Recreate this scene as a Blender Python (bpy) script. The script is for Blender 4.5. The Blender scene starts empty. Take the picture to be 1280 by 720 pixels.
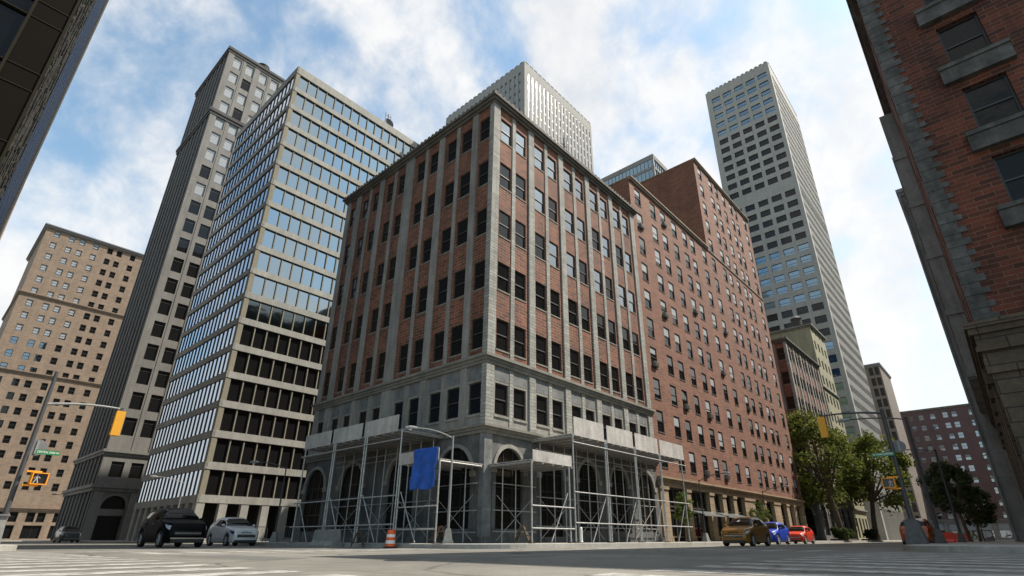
import bpy, bmesh, math, random
from mathutils import Vector, Matrix
R = math.radians
random.seed(7)
scn = bpy.context.scene
COL = scn.collection
CAMZ = 0.38

# ------------------------------------------------------------------ world objects helpers
WL = {}            # world location of parents that are only translated

def link(o):
    COL.objects.link(o); return o

def tag(o, label=None, cat=None, group=None, kind=None):
    if label: o['label'] = label
    if cat: o['category'] = cat
    if group: o['group'] = group
    if kind: o['kind'] = kind
    return o

def empty(name, loc, rz=0.0):
    o = bpy.data.objects.new(name, None); link(o)
    o.empty_display_size = 0.3
    o.location = loc; o.rotation_euler = (0, 0, rz)
    WL[o.name] = Vector(loc)
    return o

def thing(name, label, cat, loc=(0, 0, 0), rz=0.0, group=None):
    return tag(empty(name, loc, rz), label, cat, group)

def copy_tree(o, parent=None):
    c = o.copy(); COL.objects.link(c)
    if parent: c.parent = parent
    for ch in list(o.children): copy_tree(ch, c)
    return c

class MB:
    def __init__(s): s.v = []; s.f = []; s.m = []; s.mats = []; s.uv = []; s.uvon = True
    def mi(s, mat):
        if mat not in s.mats: s.mats.append(mat)
        return s.mats.index(mat)
    def poly(s, pts, mat, n=None, uv=None):
        pts = [Vector(p) for p in pts]
        nn = Vector((0, 0, 0))
        for i in range(len(pts)):
            a, b = pts[i], pts[(i + 1) % len(pts)]
            nn += a.cross(b)
        if nn.length < 1e-12: return
        nn.normalize()
        if n is not None and nn.dot(Vector(n)) < 0:
            pts.reverse(); nn = -nn
            if uv: uv = list(reversed(uv))
        b = len(s.v); s.v += [tuple(p) for p in pts]
        s.f.append(tuple(range(b, b + len(pts)))); s.m.append(s.mi(mat))
        if uv is None:
            if abs(nn.z) > 0.7: uv = [(p.x, p.y) for p in pts]
            else:
                t = Vector((-nn.y, nn.x, 0)).normalized()
                uv = [(p.dot(t), p.z) for p in pts]
        s.uv += uv
    def box(s, x0, x1, y0, y1, z0, z1, mat):
        c = [(x, y, z) for z in (z0, z1) for y in (y0, y1) for x in (x0, x1)]
        for idx, n in (((0, 1, 3, 2), (0, 0, -1)), ((4, 5, 7, 6), (0, 0, 1)), ((0, 1, 5, 4), (0, -1, 0)),
                       ((2, 3, 7, 6), (0, 1, 0)), ((0, 2, 6, 4), (-1, 0, 0)), ((1, 3, 7, 5), (1, 0, 0))):
            s.poly([c[i] for i in idx], mat, n)
    def obox(s, M, sx, sy, sz, mat):        # box of full sizes, transformed by M
        c = [M @ Vector((x, y, z)) for z in (-sz / 2, sz / 2) for y in (-sy / 2, sy / 2) for x in (-sx / 2, sx / 2)]
        ctr = M @ Vector((0, 0, 0))
        for idx in ((0, 1, 3, 2), (4, 5, 7, 6), (0, 1, 5, 4), (2, 3, 7, 6), (0, 2, 6, 4), (1, 3, 7, 5)):
            q = [c[i] for i in idx]
            s.poly(q, mat, (q[0] + q[2]) / 2 - ctr)
    def tube(s, pts, rad, mat, n=8, caps=True):
        pts = [Vector(p) for p in pts]
        if not isinstance(rad, (list, tuple)): rad = [rad] * len(pts)
        rings = []
        up = None
        for i, p in enumerate(pts):
            d = (pts[min(i + 1, len(pts) - 1)] - pts[max(i - 1, 0)]).normalized()
            if up is None:
                up = Vector((0, 0, 1)) if abs(d.z) < 0.9 else Vector((1, 0, 0))
            a = d.cross(up).normalized(); b = a.cross(d).normalized(); up = b
            rings.append([p + (a * math.cos(t) + b * math.sin(t)) * rad[i] for t in [2 * math.pi * k / n for k in range(n)]])
        for i in range(len(rings) - 1):
            for k in range(n):
                q = [rings[i][k], rings[i][(k + 1) % n], rings[i + 1][(k + 1) % n], rings[i + 1][k]]
                s.poly(q, mat, (q[0] + q[2]) / 2 - (pts[i] + pts[i + 1]) / 2)
        if caps:
            s.poly(rings[0], mat, pts[0] - pts[1]); s.poly(rings[-1], mat, pts[-1] - pts[-2])
    def lathe(s, prof, mat, n=20, c=(0, 0, 0), axis='z'):
        c = Vector(c)
        def P(r, h, t):
            a, b = r * math.cos(t), r * math.sin(t)
            return c + (Vector((a, b, h)) if axis == 'z' else Vector((a, h, b)))
        for i in range(len(prof) - 1):
            (r0, h0), (r1, h1) = prof[i], prof[i + 1]
            for k in range(n):
                t0, t1 = 2 * math.pi * k / n, 2 * math.pi * (k + 1) / n
                q = [P(r0, h0, t0), P(r0, h0, t1), P(r1, h1, t1), P(r1, h1, t0)]
                # outward by profile direction
                dr, dh = r1 - r0, h1 - h0
                tm = (t0 + t1) / 2
                nn = (Vector((math.cos(tm) * dh, math.sin(tm) * dh, -dr)) if axis == 'z' else Vector((math.cos(tm) * dh, -dr, math.sin(tm) * dh)))
                if r0 < 1e-6: q = q[1:] if (q[0] - q[1]).length < 1e-6 else q
                elif r1 < 1e-6: q = q[:3]
                s.poly(q, mat, nn)
    def frustum(s, x, y, z0, z1, a0, a1, mat):
        b = [(x - a0, y - a0, z0), (x + a0, y - a0, z0), (x + a0, y + a0, z0), (x - a0, y + a0, z0)]
        t = [(x - a1, y - a1, z1), (x + a1, y - a1, z1), (x + a1, y + a1, z1), (x - a1, y + a1, z1)]
        for k in range(4):
            q = [b[k], b[(k + 1) % 4], t[(k + 1) % 4], t[k]]
            cc = sum((Vector(p) for p in q), Vector()) / 4 - Vector((x, y, (z0 + z1) / 2))
            s.poly(q, mat, cc)
        s.poly(t, mat, (0, 0, 1)); s.poly(b, mat, (0, 0, -1))
    def mesh(s, name, off=None, smooth=False, merge=False):
        me = bpy.data.meshes.new(name)
        vv = s.v if off is None else [(a - off[0], b - off[1], c - off[2]) for a, b, c in s.v]
        me.from_pydata(vv, [], s.f)
        for mt in s.mats: me.materials.append(mt)
        me.polygons.foreach_set('material_index', s.m)
        if s.uvon:
            ul = me.uv_layers.new(name='UVMap')
            flat = [c for u in s.uv for c in u]
            ul.data.foreach_set('uv', flat)
        if merge:
            bm = bmesh.new(); bm.from_mesh(me); bmesh.ops.remove_doubles(bm, verts=bm.verts, dist=1e-4)
            bm.to_mesh(me); bm.free()
        if smooth: me.polygons.foreach_set('use_smooth', [True] * len(me.polygons))
        me.update()
        return me
    def build(s, name, parent=None, local=False, smooth=False, merge=False):
        off = None
        if parent is not None and not local: off = WL[parent.name]
        o = bpy.data.objects.new(name, s.mesh(name, off, smooth, merge)); link(o)
        if parent is not None:
            o.parent = parent
            WL[o.name] = WL.get(parent.name, Vector((0, 0, 0)))
        else: WL[o.name] = Vector((0, 0, 0))
        return o

# ------------------------------------------------------------------ materials
def newmat(name):
    m = bpy.data.materials.new(name); m.use_nodes = True
    nt = m.node_tree; b = nt.nodes['Principled BSDF']
    return m, nt, b

def N(nt, t, **kw):
    n = nt.nodes.new(t)
    for k, v in kw.items():
        if k in n.inputs: n.inputs[k].default_value = v
        else: setattr(n, k, v)
    return n

def ramp(nt, fac, c0, c1, p0=0.3, p1=0.7):
    r = nt.nodes.new('ShaderNodeValToRGB')
    r.color_ramp.elements[0].position = p0; r.color_ramp.elements[1].position = p1
    r.color_ramp.elements[0].color = (*c0, 1); r.color_ramp.elements[1].color = (*c1, 1)
    nt.links.new(fac, r.inputs['Fac']); return r

def rgb(c, k=1.0): return (c[0] * k, c[1] * k, c[2] * k)

def mul(nt, a, b, fac=1.0):
    m = nt.nodes.new('ShaderNodeMix'); m.data_type = 'RGBA'; m.blend_type = 'MULTIPLY'
    m.inputs['Factor'].default_value = fac
    nt.links.new(a, m.inputs['A']); nt.links.new(b, m.inputs['B'])
    return m.outputs['Result']

def obj_noise(nt, scale, detail=4, rough=0.6, stretch=None):
    tc = nt.nodes.new('ShaderNodeTexCoord')
    n = N(nt, 'ShaderNodeTexNoise', Scale=scale, Detail=detail, Roughness=rough)
    if stretch:
        mp = nt.nodes.new('ShaderNodeMapping'); mp.inputs['Scale'].default_value = stretch
        nt.links.new(tc.outputs['Object'], mp.inputs['Vector']); nt.links.new(mp.outputs['Vector'], n.inputs['Vector'])
    else: nt.links.new(tc.outputs['Object'], n.inputs['Vector'])
    return n.outputs['Fac']

def add_bump(nt, b, h, strength=0.3, dist=0.02):
    bp = N(nt, 'ShaderNodeBump', Strength=strength, Distance=dist)
    nt.links.new(h, bp.inputs['Height']); nt.links.new(bp.outputs['Normal'], b.inputs['Normal'])

def m_stone(name, c, var=0.25, scale=0.6, rough=0.85, streak=0.25, fine=6.0, bump=0.25):
    m, nt, b = newmat(name)
    r1 = ramp(nt, obj_noise(nt, scale), rgb(c, 1 - var), rgb(c, 1 + var * 0.7), 0.3, 0.72)
    r2 = ramp(nt, obj_noise(nt, 1.4, 5, 0.7, (1, 1, 0.12)), (1 - streak,) * 3, (1, 1, 1), 0.35, 0.6)
    f = obj_noise(nt, fine, 5)
    r3 = ramp(nt, f, (0.82,) * 3, (1.08,) * 3, 0.3, 0.7)
    o = mul(nt, mul(nt, r1.outputs[0], r2.outputs[0]), r3.outputs[0])
    nt.links.new(o, b.inputs['Base Color']); b.inputs['Roughness'].default_value = rough
    add_bump(nt, b, f, bump, 0.02)
    return m

def m_brick(name, c1, c2, mortar, bw, bh, ms=0.012, var=0.3, streak=0.2, bump=0.5, big=0.4):
    m, nt, b = newmat(name)
    tc = nt.nodes.new('ShaderNodeTexCoord')
    br = N(nt, 'ShaderNodeTexBrick', Scale=1.0)
    br.inputs['Color1'].default_value = (*c1, 1); br.inputs['Color2'].default_value = (*c2, 1)
    br.inputs['Mortar'].default_value = (*mortar, 1)
    br.inputs['Brick Width'].default_value = bw; br.inputs['Row Height'].default_value = bh
    br.inputs['Mortar Size'].default_value = ms; br.inputs['Mortar Smooth'].default_value = 0.2
    br.inputs['Bias'].default_value = -0.1
    wob = N(nt, 'ShaderNodeTexNoise', Scale=0.9 / bh * 0.25, Detail=3.0)
    nt.links.new(tc.outputs['UV'], wob.inputs['Vector'])
    wm = N(nt, 'ShaderNodeMixRGB', blend_type='LINEAR_LIGHT'); wm.inputs[0].default_value = bh * 0.12
    nt.links.new(tc.outputs['UV'], wm.inputs[1]); nt.links.new(wob.outputs['Color'], wm.inputs[2])
    nt.links.new(wm.outputs[0], br.inputs['Vector'])
    r1 = ramp(nt, obj_noise(nt, big, 5, 0.65), (1 - var,) * 3, (1 + var * 0.6,) * 3, 0.3, 0.7)
    r2 = ramp(nt, obj_noise(nt, 1.1, 4, 0.7, (1, 1, 0.1)), (1 - streak,) * 3, (1, 1, 1), 0.35, 0.6)
    f = obj_noise(nt, 3.0 / max(bh, 0.1), 4)
    r3 = ramp(nt, f, (0.75,) * 3, (1.15,) * 3, 0.3, 0.7)
    o = mul(nt, mul(nt, mul(nt, br.outputs['Color'], r1.outputs[0]), r2.outputs[0]), r3.outputs[0])
    nt.links.new(o, b.inputs['Base Color']); b.inputs['Roughness'].default_value = 0.88
    inv = N(nt, 'ShaderNodeMath', operation='SUBTRACT'); inv.inputs[0].default_value = 1.0
    nt.links.new(br.outputs['Fac'], inv.inputs[1])
    add_bump(nt, b, inv.outputs[0], bump, 0.03)
    return m

def m_plain(name, c, rough=0.5, metal=0.0, var=0.12, scale=3.0, spec=0.5, coat=0.0):
    m, nt, b = newmat(name)
    r = ramp(nt, obj_noise(nt, scale), rgb(c, 1 - var), rgb(c, 1 + var), 0.3, 0.7)
    nt.links.new(r.outputs[0], b.inputs['Base Color'])
    b.inputs['Roughness'].default_value = rough; b.inputs['Metallic'].default_value = metal
    b.inputs['Specular IOR Level'].default_value = spec
    b.inputs['Coat Weight'].default_value = coat; b.inputs['Coat Roughness'].default_value = 0.05
    return m

def m_glass(name, c=(0.012, 0.013, 0.014), metal=0.0, rough=0.03, wav=0.02, spec=0.5, ws=0.6):
    m, nt, b = newmat(name)
    b.inputs['Base Color'].default_value = (*c, 1)
    b.inputs['Roughness'].default_value = rough; b.inputs['Metallic'].default_value = metal
    b.inputs['Specular IOR Level'].default_value = spec
    geo = nt.nodes.new('ShaderNodeNewGeometry')
    n = N(nt, 'ShaderNodeTexNoise', Scale=ws, Detail=2.0)
    nt.links.new(geo.outputs['Position'], n.inputs['Vector'])
    add_bump(nt, b, n.outputs['Fac'], 1.0, wav)
    return m

M = {}
M['stone'] = m_stone('grey_limestone', (0.28, 0.262, 0.232), 0.24, 0.5, streak=0.32)
M['stone_dark'] = m_stone('weathered_grey_stone', (0.135, 0.131, 0.125), 0.5, 0.55, streak=0.4)
M['stone_block'] = m_brick('coursed_limestone', (0.36, 0.35, 0.31), (0.25, 0.242, 0.215), (0.13, 0.125, 0.11), 0.75, 0.2, 0.012, 0.2, 0.22, 0.7)
M['stone_ledge'] = m_stone('grey_ledge_stone', (0.098, 0.096, 0.092), 0.55, 1.4, streak=0.45)
M['stone_panel'] = m_stone('pitted_grey_panel', (0.17, 0.172, 0.17), 0.4, 1.6, streak=0.15, fine=9)
M['trim'] = m_stone('buff_cornice_stone', (0.225, 0.208, 0.175), 0.25, 0.8)
M['brick_main'] = m_brick('red_brick', (0.245, 0.078, 0.038), (0.10, 0.032, 0.018), (0.24, 0.16, 0.112), 0.62, 0.21, 0.026, 0.32, 0.28)
M['brick_long'] = m_brick('orange_brick', (0.235, 0.095, 0.052), (0.15, 0.058, 0.034), (0.25, 0.14, 0.095), 0.75, 0.24, 0.02, 0.2, 0.15)
M['brick_right'] = m_brick('large_red_brick', (0.145, 0.036, 0.018), (0.042, 0.014, 0.008), (0.17, 0.09, 0.055), 0.72, 0.225, 0.02, 0.45, 0.3, 0.9)
M['brick_tan'] = m_brick('tan_brick', (0.28, 0.205, 0.148), (0.215, 0.155, 0.11), (0.27, 0.21, 0.155), 0.7, 0.24, 0.02, 0.16, 0.14)
M['brick_purple'] = m_brick('maroon_brick', (0.14, 0.084, 0.084), (0.11, 0.066, 0.066), (0.16, 0.11, 0.107), 0.7, 0.25, 0.02, 0.14, 0.1)
M['brick_brown'] = m_brick('brown_brick', (0.2, 0.165, 0.14), (0.17, 0.14, 0.115), (0.19, 0.15, 0.13), 0.6, 0.22, 0.02, 0.12, 0.08)
M['lime_tan'] = m_brick('tan_limestone_blocks', (0.34, 0.25, 0.155), (0.29, 0.21, 0.125), (0.16, 0.12, 0.08), 1.1, 0.45, 0.015, 0.2, 0.2)
M['brown_stone'] = m_brick('brownstone_blocks', (0.115, 0.085, 0.056), (0.088, 0.064, 0.043), (0.035, 0.027, 0.02), 1.5, 0.55, 0.025, 0.3, 0.25, 0.8)
M['yellow_wall'] = m_stone('pale_yellow_render', (0.31, 0.29, 0.185), 0.18, 0.3)
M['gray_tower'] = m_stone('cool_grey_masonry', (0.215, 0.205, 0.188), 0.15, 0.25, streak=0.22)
M['gray_tower_dark'] = m_stone('dark_grey_masonry', (0.07, 0.067, 0.064), 0.2, 0.25, streak=0.2)  # much darker masonry tone for the ribbed side and upper bands
M['cream'] = m_stone('cream_precast', (0.325, 0.312, 0.275), 0.14, 0.3, streak=0.2)
M['cream_mull'] = m_stone('buff_mullion', (0.24, 0.215, 0.155), 0.12, 0.5, streak=0.1)
M['white_tower'] = m_stone('white_concrete', (0.33, 0.322, 0.295), 0.1, 0.12, streak=0.14, fine=2)
M['pale_tower'] = m_stone('pale_grey_precast', (0.3, 0.292, 0.272), 0.1, 0.12, streak=0.12, fine=2)
M['conc'] = m_stone('concrete', (0.25, 0.242, 0.22), 0.22, 1.5, streak=0.15)
M['conc_dark'] = m_stone('dirty_concrete', (0.1, 0.1, 0.098), 0.25, 1.5, streak=0.2)
M['stone_light'] = m_stone('grey_facing_stone', (0.27, 0.27, 0.265), 0.3, 0.6, streak=0.3)
M['cornice'] = m_stone('dark_cornice_stone', (0.135, 0.122, 0.102), 0.3, 0.8)
M['pale_pane'] = m_plain('pale_strip_glass', (0.20, 0.215, 0.225), 0.2)
M['walk'] = m_brick('pavement_slabs', (0.31, 0.3, 0.27), (0.27, 0.26, 0.24), (0.14, 0.13, 0.12), 1.5, 1.5, 0.015, 0.2, 0.0, 0.3)
M['kerb'] = m_stone('kerb_granite', (0.34, 0.325, 0.29), 0.2, 1.0, streak=0.1)
M['kerb_shade'] = M['kerb']
M['frame'] = m_plain('bronze_window_frame', (0.05, 0.043, 0.034), 0.55)
M['frame_black'] = m_plain('black_window_frame', (0.02, 0.02, 0.02), 0.5)
M['frame_grey'] = m_plain('grey_window_frame', (0.16, 0.16, 0.16), 0.5)
M['glass'] = m_glass('window_glass', (0.010, 0.010, 0.010), wav=0.012, spec=0.36)
M['glass_sky_mirror'] = m_glass('sky_mirror_window_glass', (0.34, 0.37, 0.39), 1.0, 0.04, 0.01, ws=0.3)  # mirror metal that brightens chosen panes as if they reflected sky
M['glass_curtain'] = m_glass('reflective_curtain_glass', (0.34, 0.40, 0.42), 1.0, 0.03, 0.006, ws=0.35)
M['glass_bright'] = m_glass('bright_reflective_glass', (0.40, 0.46, 0.54), 1.0, 0.05, 0.006)
M['glass_blue'] = m_glass('blue_window_glass', (0.16, 0.24, 0.3), 1.0, 0.05, 0.02)
M['glass_mid2'] = m_glass('semi_dark_curtain_glass', (0.12, 0.145, 0.15), 1.0, 0.05, 0.008)
M['glass_mid'] = m_glass('semi_reflective_glass', (0.2, 0.22, 0.24), 1.0, 0.05, 0.02)
M['blind_or_sheen'] = m_plain('blind_and_sky_sheen', (0.3, 0.32, 0.335), 0.8)  # blinds; also painted sky sheen on the masonry tower's panes
M['blind_or_sheen2'] = m_plain('dim_window_blind', (0.1, 0.105, 0.11), 0.8)
M['dark'] = m_plain('dark_recess', (0.012, 0.012, 0.012), 0.7)
M['steel'] = m_plain('galvanised_tube', (0.36, 0.355, 0.34), 0.5, 0.2, 0.3, 8)
M['steel_dark'] = m_plain('dull_steel_tube', (0.31, 0.305, 0.3), 0.5, 0.2, 0.2, 8)
M['hoard'] = m_stone('whitewashed_plywood', (0.5, 0.465, 0.43), 0.14, 1.2, streak=0.28, fine=5)
M['plank'] = m_stone('scaffold_plank', (0.34, 0.31, 0.275), 0.35, 1.5, streak=0.0)
M['tarp'] = m_plain('blue_tarpaulin', (0.014, 0.085, 0.38), 0.6, 0, 0.3, 2.5)
M['pole'] = m_plain('grey_painted_pole', (0.042, 0.043, 0.045), 0.6, 0.0, 0.1)
M['pole_light'] = m_plain('light_grey_pole', (0.25, 0.25, 0.24), 0.5, 0.2, 0.1)
M['signal'] = m_plain('signal_yellow', (0.62, 0.28, 0.008), 0.5, 0, 0.05)
M['ped'] = m_plain('signal_orange', (0.80, 0.29, 0.012), 0.5, 0, 0.08)
M['lens'] = m_plain('unlit_lens', (0.012, 0.010, 0.009), 0.3)
M['man'] = m_plain('unlit_walking_figure', (0.33, 0.32, 0.30), 0.5)
M['sign_green'] = m_plain('sign_green', (0.01, 0.16, 0.05), 0.5)
M['sign_white'] = m_plain('sign_white', (0.8, 0.8, 0.78), 0.5, 0, 0.02)
M['disc'] = m_plain('bare_sign_back', (0.15, 0.15, 0.15), 0.6, 0.2)
M['orange'] = m_plain('traffic_orange', (0.75, 0.11, 0.018), 0.5, 0, 0.08)
M['red_plastic'] = m_plain('barrier_red_plastic', (0.75, 0.05, 0.015), 0.45, 0, 0.08)
M['white'] = m_plain('reflective_white', (0.8, 0.78, 0.74), 0.5, 0, 0.05)
M['wood'] = m_stone('weathered_wood', (0.085, 0.052, 0.026), 0.4, 5, streak=0.1)
M['wood_dark'] = m_stone('dark_wood', (0.075, 0.055, 0.042), 0.3, 2)
M['rubber'] = m_plain('tyre_rubber', (0.014, 0.014, 0.014), 0.75)
M['rim'] = m_plain('alloy_rim', (0.5, 0.5, 0.5), 0.4, 0.1)
M['chrome'] = m_plain('chrome', (0.7, 0.7, 0.7), 0.15, 1.0, 0.02)
M['black_trim'] = m_plain('black_trim', (0.014, 0.014, 0.014), 0.45)
M['car_glass'] = m_glass('car_glass', (0.003, 0.003, 0.003), 0, 0.08, 0.0, 0.2)
M['lamp_glass'] = m_plain('headlight_lens', (0.62, 0.66, 0.7), 0.12, 0.3, 0.05)
M['tail'] = m_plain('tail_light_red', (0.35, 0.02, 0.012), 0.25)
M['bark'] = m_stone('bark', (0.12, 0.083, 0.055), 0.35, 4, streak=0.1)
M['soil'] = m_stone('planting_soil', (0.06, 0.045, 0.032), 0.3, 3)
M['roof'] = m_stone('roof_felt', (0.1, 0.1, 0.1), 0.2, 0.4)
M['ac'] = m_plain('air_conditioner_grey', (0.14, 0.13, 0.115), 0.6)
M['granite'] = m_stone('rough_dark_granite', (0.03, 0.026, 0.019), 0.85, 3.0, streak=0.0, fine=14, bump=1.0)
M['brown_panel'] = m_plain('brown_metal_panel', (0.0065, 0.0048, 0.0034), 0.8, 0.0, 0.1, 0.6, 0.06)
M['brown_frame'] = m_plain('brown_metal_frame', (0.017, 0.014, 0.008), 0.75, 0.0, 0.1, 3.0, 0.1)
M['glass_warm'] = m_glass('dim_warm_window_glass', (0.014, 0.012, 0.009), 0, 0.12, 0.03, 0.22, 1.2)
M['canopy'] = m_plain('canopy_glass', (0.13, 0.135, 0.135), 0.3)
M['side_blue'] = m_plain('painted_sky_blue_glass', (0.010, 0.022, 0.05), 0.6, 0, 0.0, 0.5, 0.15)  # matte blue painted in place of the sky's reflection
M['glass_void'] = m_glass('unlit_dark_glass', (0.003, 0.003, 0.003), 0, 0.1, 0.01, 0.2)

def m_leaf(name, c1, c2):
    m, nt, b = newmat(name)
    oi = nt.nodes.new('ShaderNodeTexCoord')
    n = N(nt, 'ShaderNodeTexNoise', Scale=1.3, Detail=3.0)
    nt.links.new(oi.outputs['Object'], n.inputs['Vector'])
    r = ramp(nt, n.outputs['Fac'], c1, c2, 0.35, 0.65)
    nt.links.new(r.outputs[0], b.inputs['Base Color']); b.inputs['Roughness'].default_value = 0.7; b.inputs['Specular IOR Level'].default_value = 0.12
    tr = nt.nodes.new('ShaderNodeBsdfTranslucent'); mx = nt.nodes.new('ShaderNodeMixShader'); mx.inputs[0].default_value = 0.3
    nt.links.new(r.outputs[0], tr.inputs['Color'])
    out = nt.nodes['Material Output']
    nt.links.new(b.outputs[0], mx.inputs[1]); nt.links.new(tr.outputs[0], mx.inputs[2]); nt.links.new(mx.outputs[0], out.inputs['Surface'])
    return m
M['leaf'] = m_leaf('plane_leaf', (0.055, 0.08, 0.015), (0.2, 0.215, 0.046))
M['leaf2'] = m_leaf('young_leaf', (0.05, 0.085, 0.016), (0.14, 0.17, 0.035))
M['leaf_dark'] = m_leaf('dark_leaf', (0.04, 0.06, 0.03), (0.105, 0.135, 0.055))
M['hedge'] = m_leaf('hedge_leaf', (0.03, 0.048, 0.014), (0.08, 0.1, 0.03))

def m_asphalt():
    m, nt, b = newmat('sunbleached_asphalt')
    r1 = ramp(nt, obj_noise(nt, 0.18, 5, 0.6), (0.125, 0.118, 0.102), (0.215, 0.203, 0.176), 0.3, 0.7)
    r2 = ramp(nt, obj_noise(nt, 1.3, 6, 0.75), (0.8,) * 3, (1.12,) * 3, 0.3, 0.7)
    f = obj_noise(nt, 45, 4, 0.7)
    r3 = ramp(nt, f, (0.72,) * 3, (1.25,) * 3, 0.3, 0.7)
    # faint tyre-polished lanes and tar seams
    o = mul(nt, mul(nt, r1.outputs[0], r2.outputs[0]), r3.outputs[0])
    tc = nt.nodes.new('ShaderNodeTexCoord')
    vo = N(nt, 'ShaderNodeTexVoronoi', Scale=0.22, feature='DISTANCE_TO_EDGE')
    ns = N(nt, 'ShaderNodeTexNoise', Scale=0.8, Detail=4.0)
    nt.links.new(tc.outputs['Object'], ns.inputs['Vector'])
    av = N(nt, 'ShaderNodeMixRGB', blend_type='LINEAR_LIGHT'); av.inputs[0].default_value = 0.35
    nt.links.new(tc.outputs['Object'], av.inputs[1]); nt.links.new(ns.outputs['Color'], av.inputs[2])
    nt.links.new(av.outputs[0], vo.inputs['Vector'])
    r4 = ramp(nt, vo.outputs['Distance'], (0.62,) * 3, (1, 1, 1), 0.004, 0.014)
    o = mul(nt, o, r4.outputs[0])
    nt.links.new(o, b.inputs['Base Color']); b.inputs['Roughness'].default_value = 0.9
    b.inputs['Specular IOR Level'].default_value = 0.25
    st = ramp(nt, obj_noise(nt, 0.55, 7, 0.72, (1, 0.22, 1)), (0.66,) * 3, (1.05,) * 3, 0.36, 0.5)
    st2 = ramp(nt, obj_noise(nt, 2.2, 3, 0.5), (0.5,) * 3, (1,) * 3, 0.27, 0.33)
    o = mul(nt, mul(nt, o, st.outputs[0], 0.7), st2.outputs[0], 0.7)
    nt.links.new(o, b.inputs['Base Color'])
    add_bump(nt, b, f, 0.5, 0.008)
    return m
M['asphalt'] = m_asphalt()

def m_paint():
    m, nt, b = newmat('worn_road_paint')
    n = obj_noise(nt, 3.0, 8, 0.75)
    r = ramp(nt, n, (0.17, 0.162, 0.143), (0.43, 0.42, 0.385), 0.42, 0.62)
    nt.links.new(r.outputs[0], b.inputs['Base Color']); b.inputs['Roughness'].default_value = 0.8
    return m
M['paint'] = m_paint()

# ------------------------------------------------------------------ facade frames
class Frm:
    """vertical facade frame; u runs along world x (S,N) or y (W,E)"""
    def __init__(s, side, c):
        s.side, s.c = side, c
        s.n = {'S': Vector((0, -1, 0)), 'N': Vector((0, 1, 0)), 'W': Vector((-1, 0, 0)), 'E': Vector((1, 0, 0))}[side]
        s.rz = {'S': 0, 'N': math.pi, 'W': -math.pi / 2, 'E': math.pi / 2}[side]
    def p(s, u, v, d=0.0):
        if s.side in 'SN': return Vector((u, s.c, v)) + s.n * d
        return Vector((s.c, u, v)) + s.n * d

def fquad(mb, F, u0, u1, v0, v1, d, mat):
    mb.poly([F.p(u0, v0, d), F.p(u1, v0, d), F.p(u1, v1, d), F.p(u0, v1, d)], mat, F.n)

def fbox(mb, F, u0, u1, v0, v1, d0, d1, mat, back=False):
    if u0 > u1: u0, u1 = u1, u0
    a = [F.p(u, v, d) for d in (d0, d1) for v in (v0, v1) for u in (u0, u1)]
    ctr = (a[0] + a[7]) / 2
    for idx in ((4, 5, 7, 6), (0, 1, 5, 4), (2, 3, 7, 6), (0, 2, 6, 4), (1, 3, 7, 5)) + (((0, 1, 3, 2),) if back else ()):
        q = [a[i] for i in idx]
        mb.poly(q, mat, (q[0] + q[2]) / 2 - ctr)

def wall(mb, F, u0, u1, v0, v1, holes, mat, rev=0.2, d=0.0, revmat=None):
    """wall sheet with real rectangular openings and reveals"""
    revmat = revmat or mat
    hs = [(max(h[0], u0), min(h[1], u1), max(h[2], v0), min(h[3], v1)) for h in holes]
    hs = [h for h in hs if h[1] - h[0] > 1e-3 and h[3] - h[2] > 1e-3]
    us = sorted({round(x, 4) for x in [u0, u1] + [x for h in hs for x in h[:2]]})
    vs = sorted({round(x, 4) for x in [v0, v1] + [x for h in hs for x in h[2:]]})
    for j in range(len(vs) - 1):
        vm = (vs[j] + vs[j + 1]) / 2
        row = [h for h in hs if h[2] < vm < h[3]]
        start = None
        for i in range(len(us) - 1):
            um = (us[i] + us[i + 1]) / 2
            hole = any(h[0] < um < h[1] for h in row)
            if not hole and start is None: start = us[i]
            if hole and start is not None:
                fquad(mb, F, start, us[i], vs[j], vs[j + 1], d, mat); start = None
        if start is not None: fquad(mb, F, start, us[-1], vs[j], vs[j + 1], d, mat)
    if rev > 0:
        for a, b, c, e in hs:
            m_ = F.p((a + b) / 2, (c + e) / 2, d - rev / 2)
            for q in ([(a, c), (b, c)], [(a, e), (b, e)], [(a, c), (a, e)], [(b, c), (b, e)]):
                pts = [F.p(*q[0], d), F.p(*q[1], d), F.p(*q[1], d - rev), F.p(*q[0], d - rev)]
                mb.poly(pts, revmat, m_ - (pts[0] + pts[2]) / 2)

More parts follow.
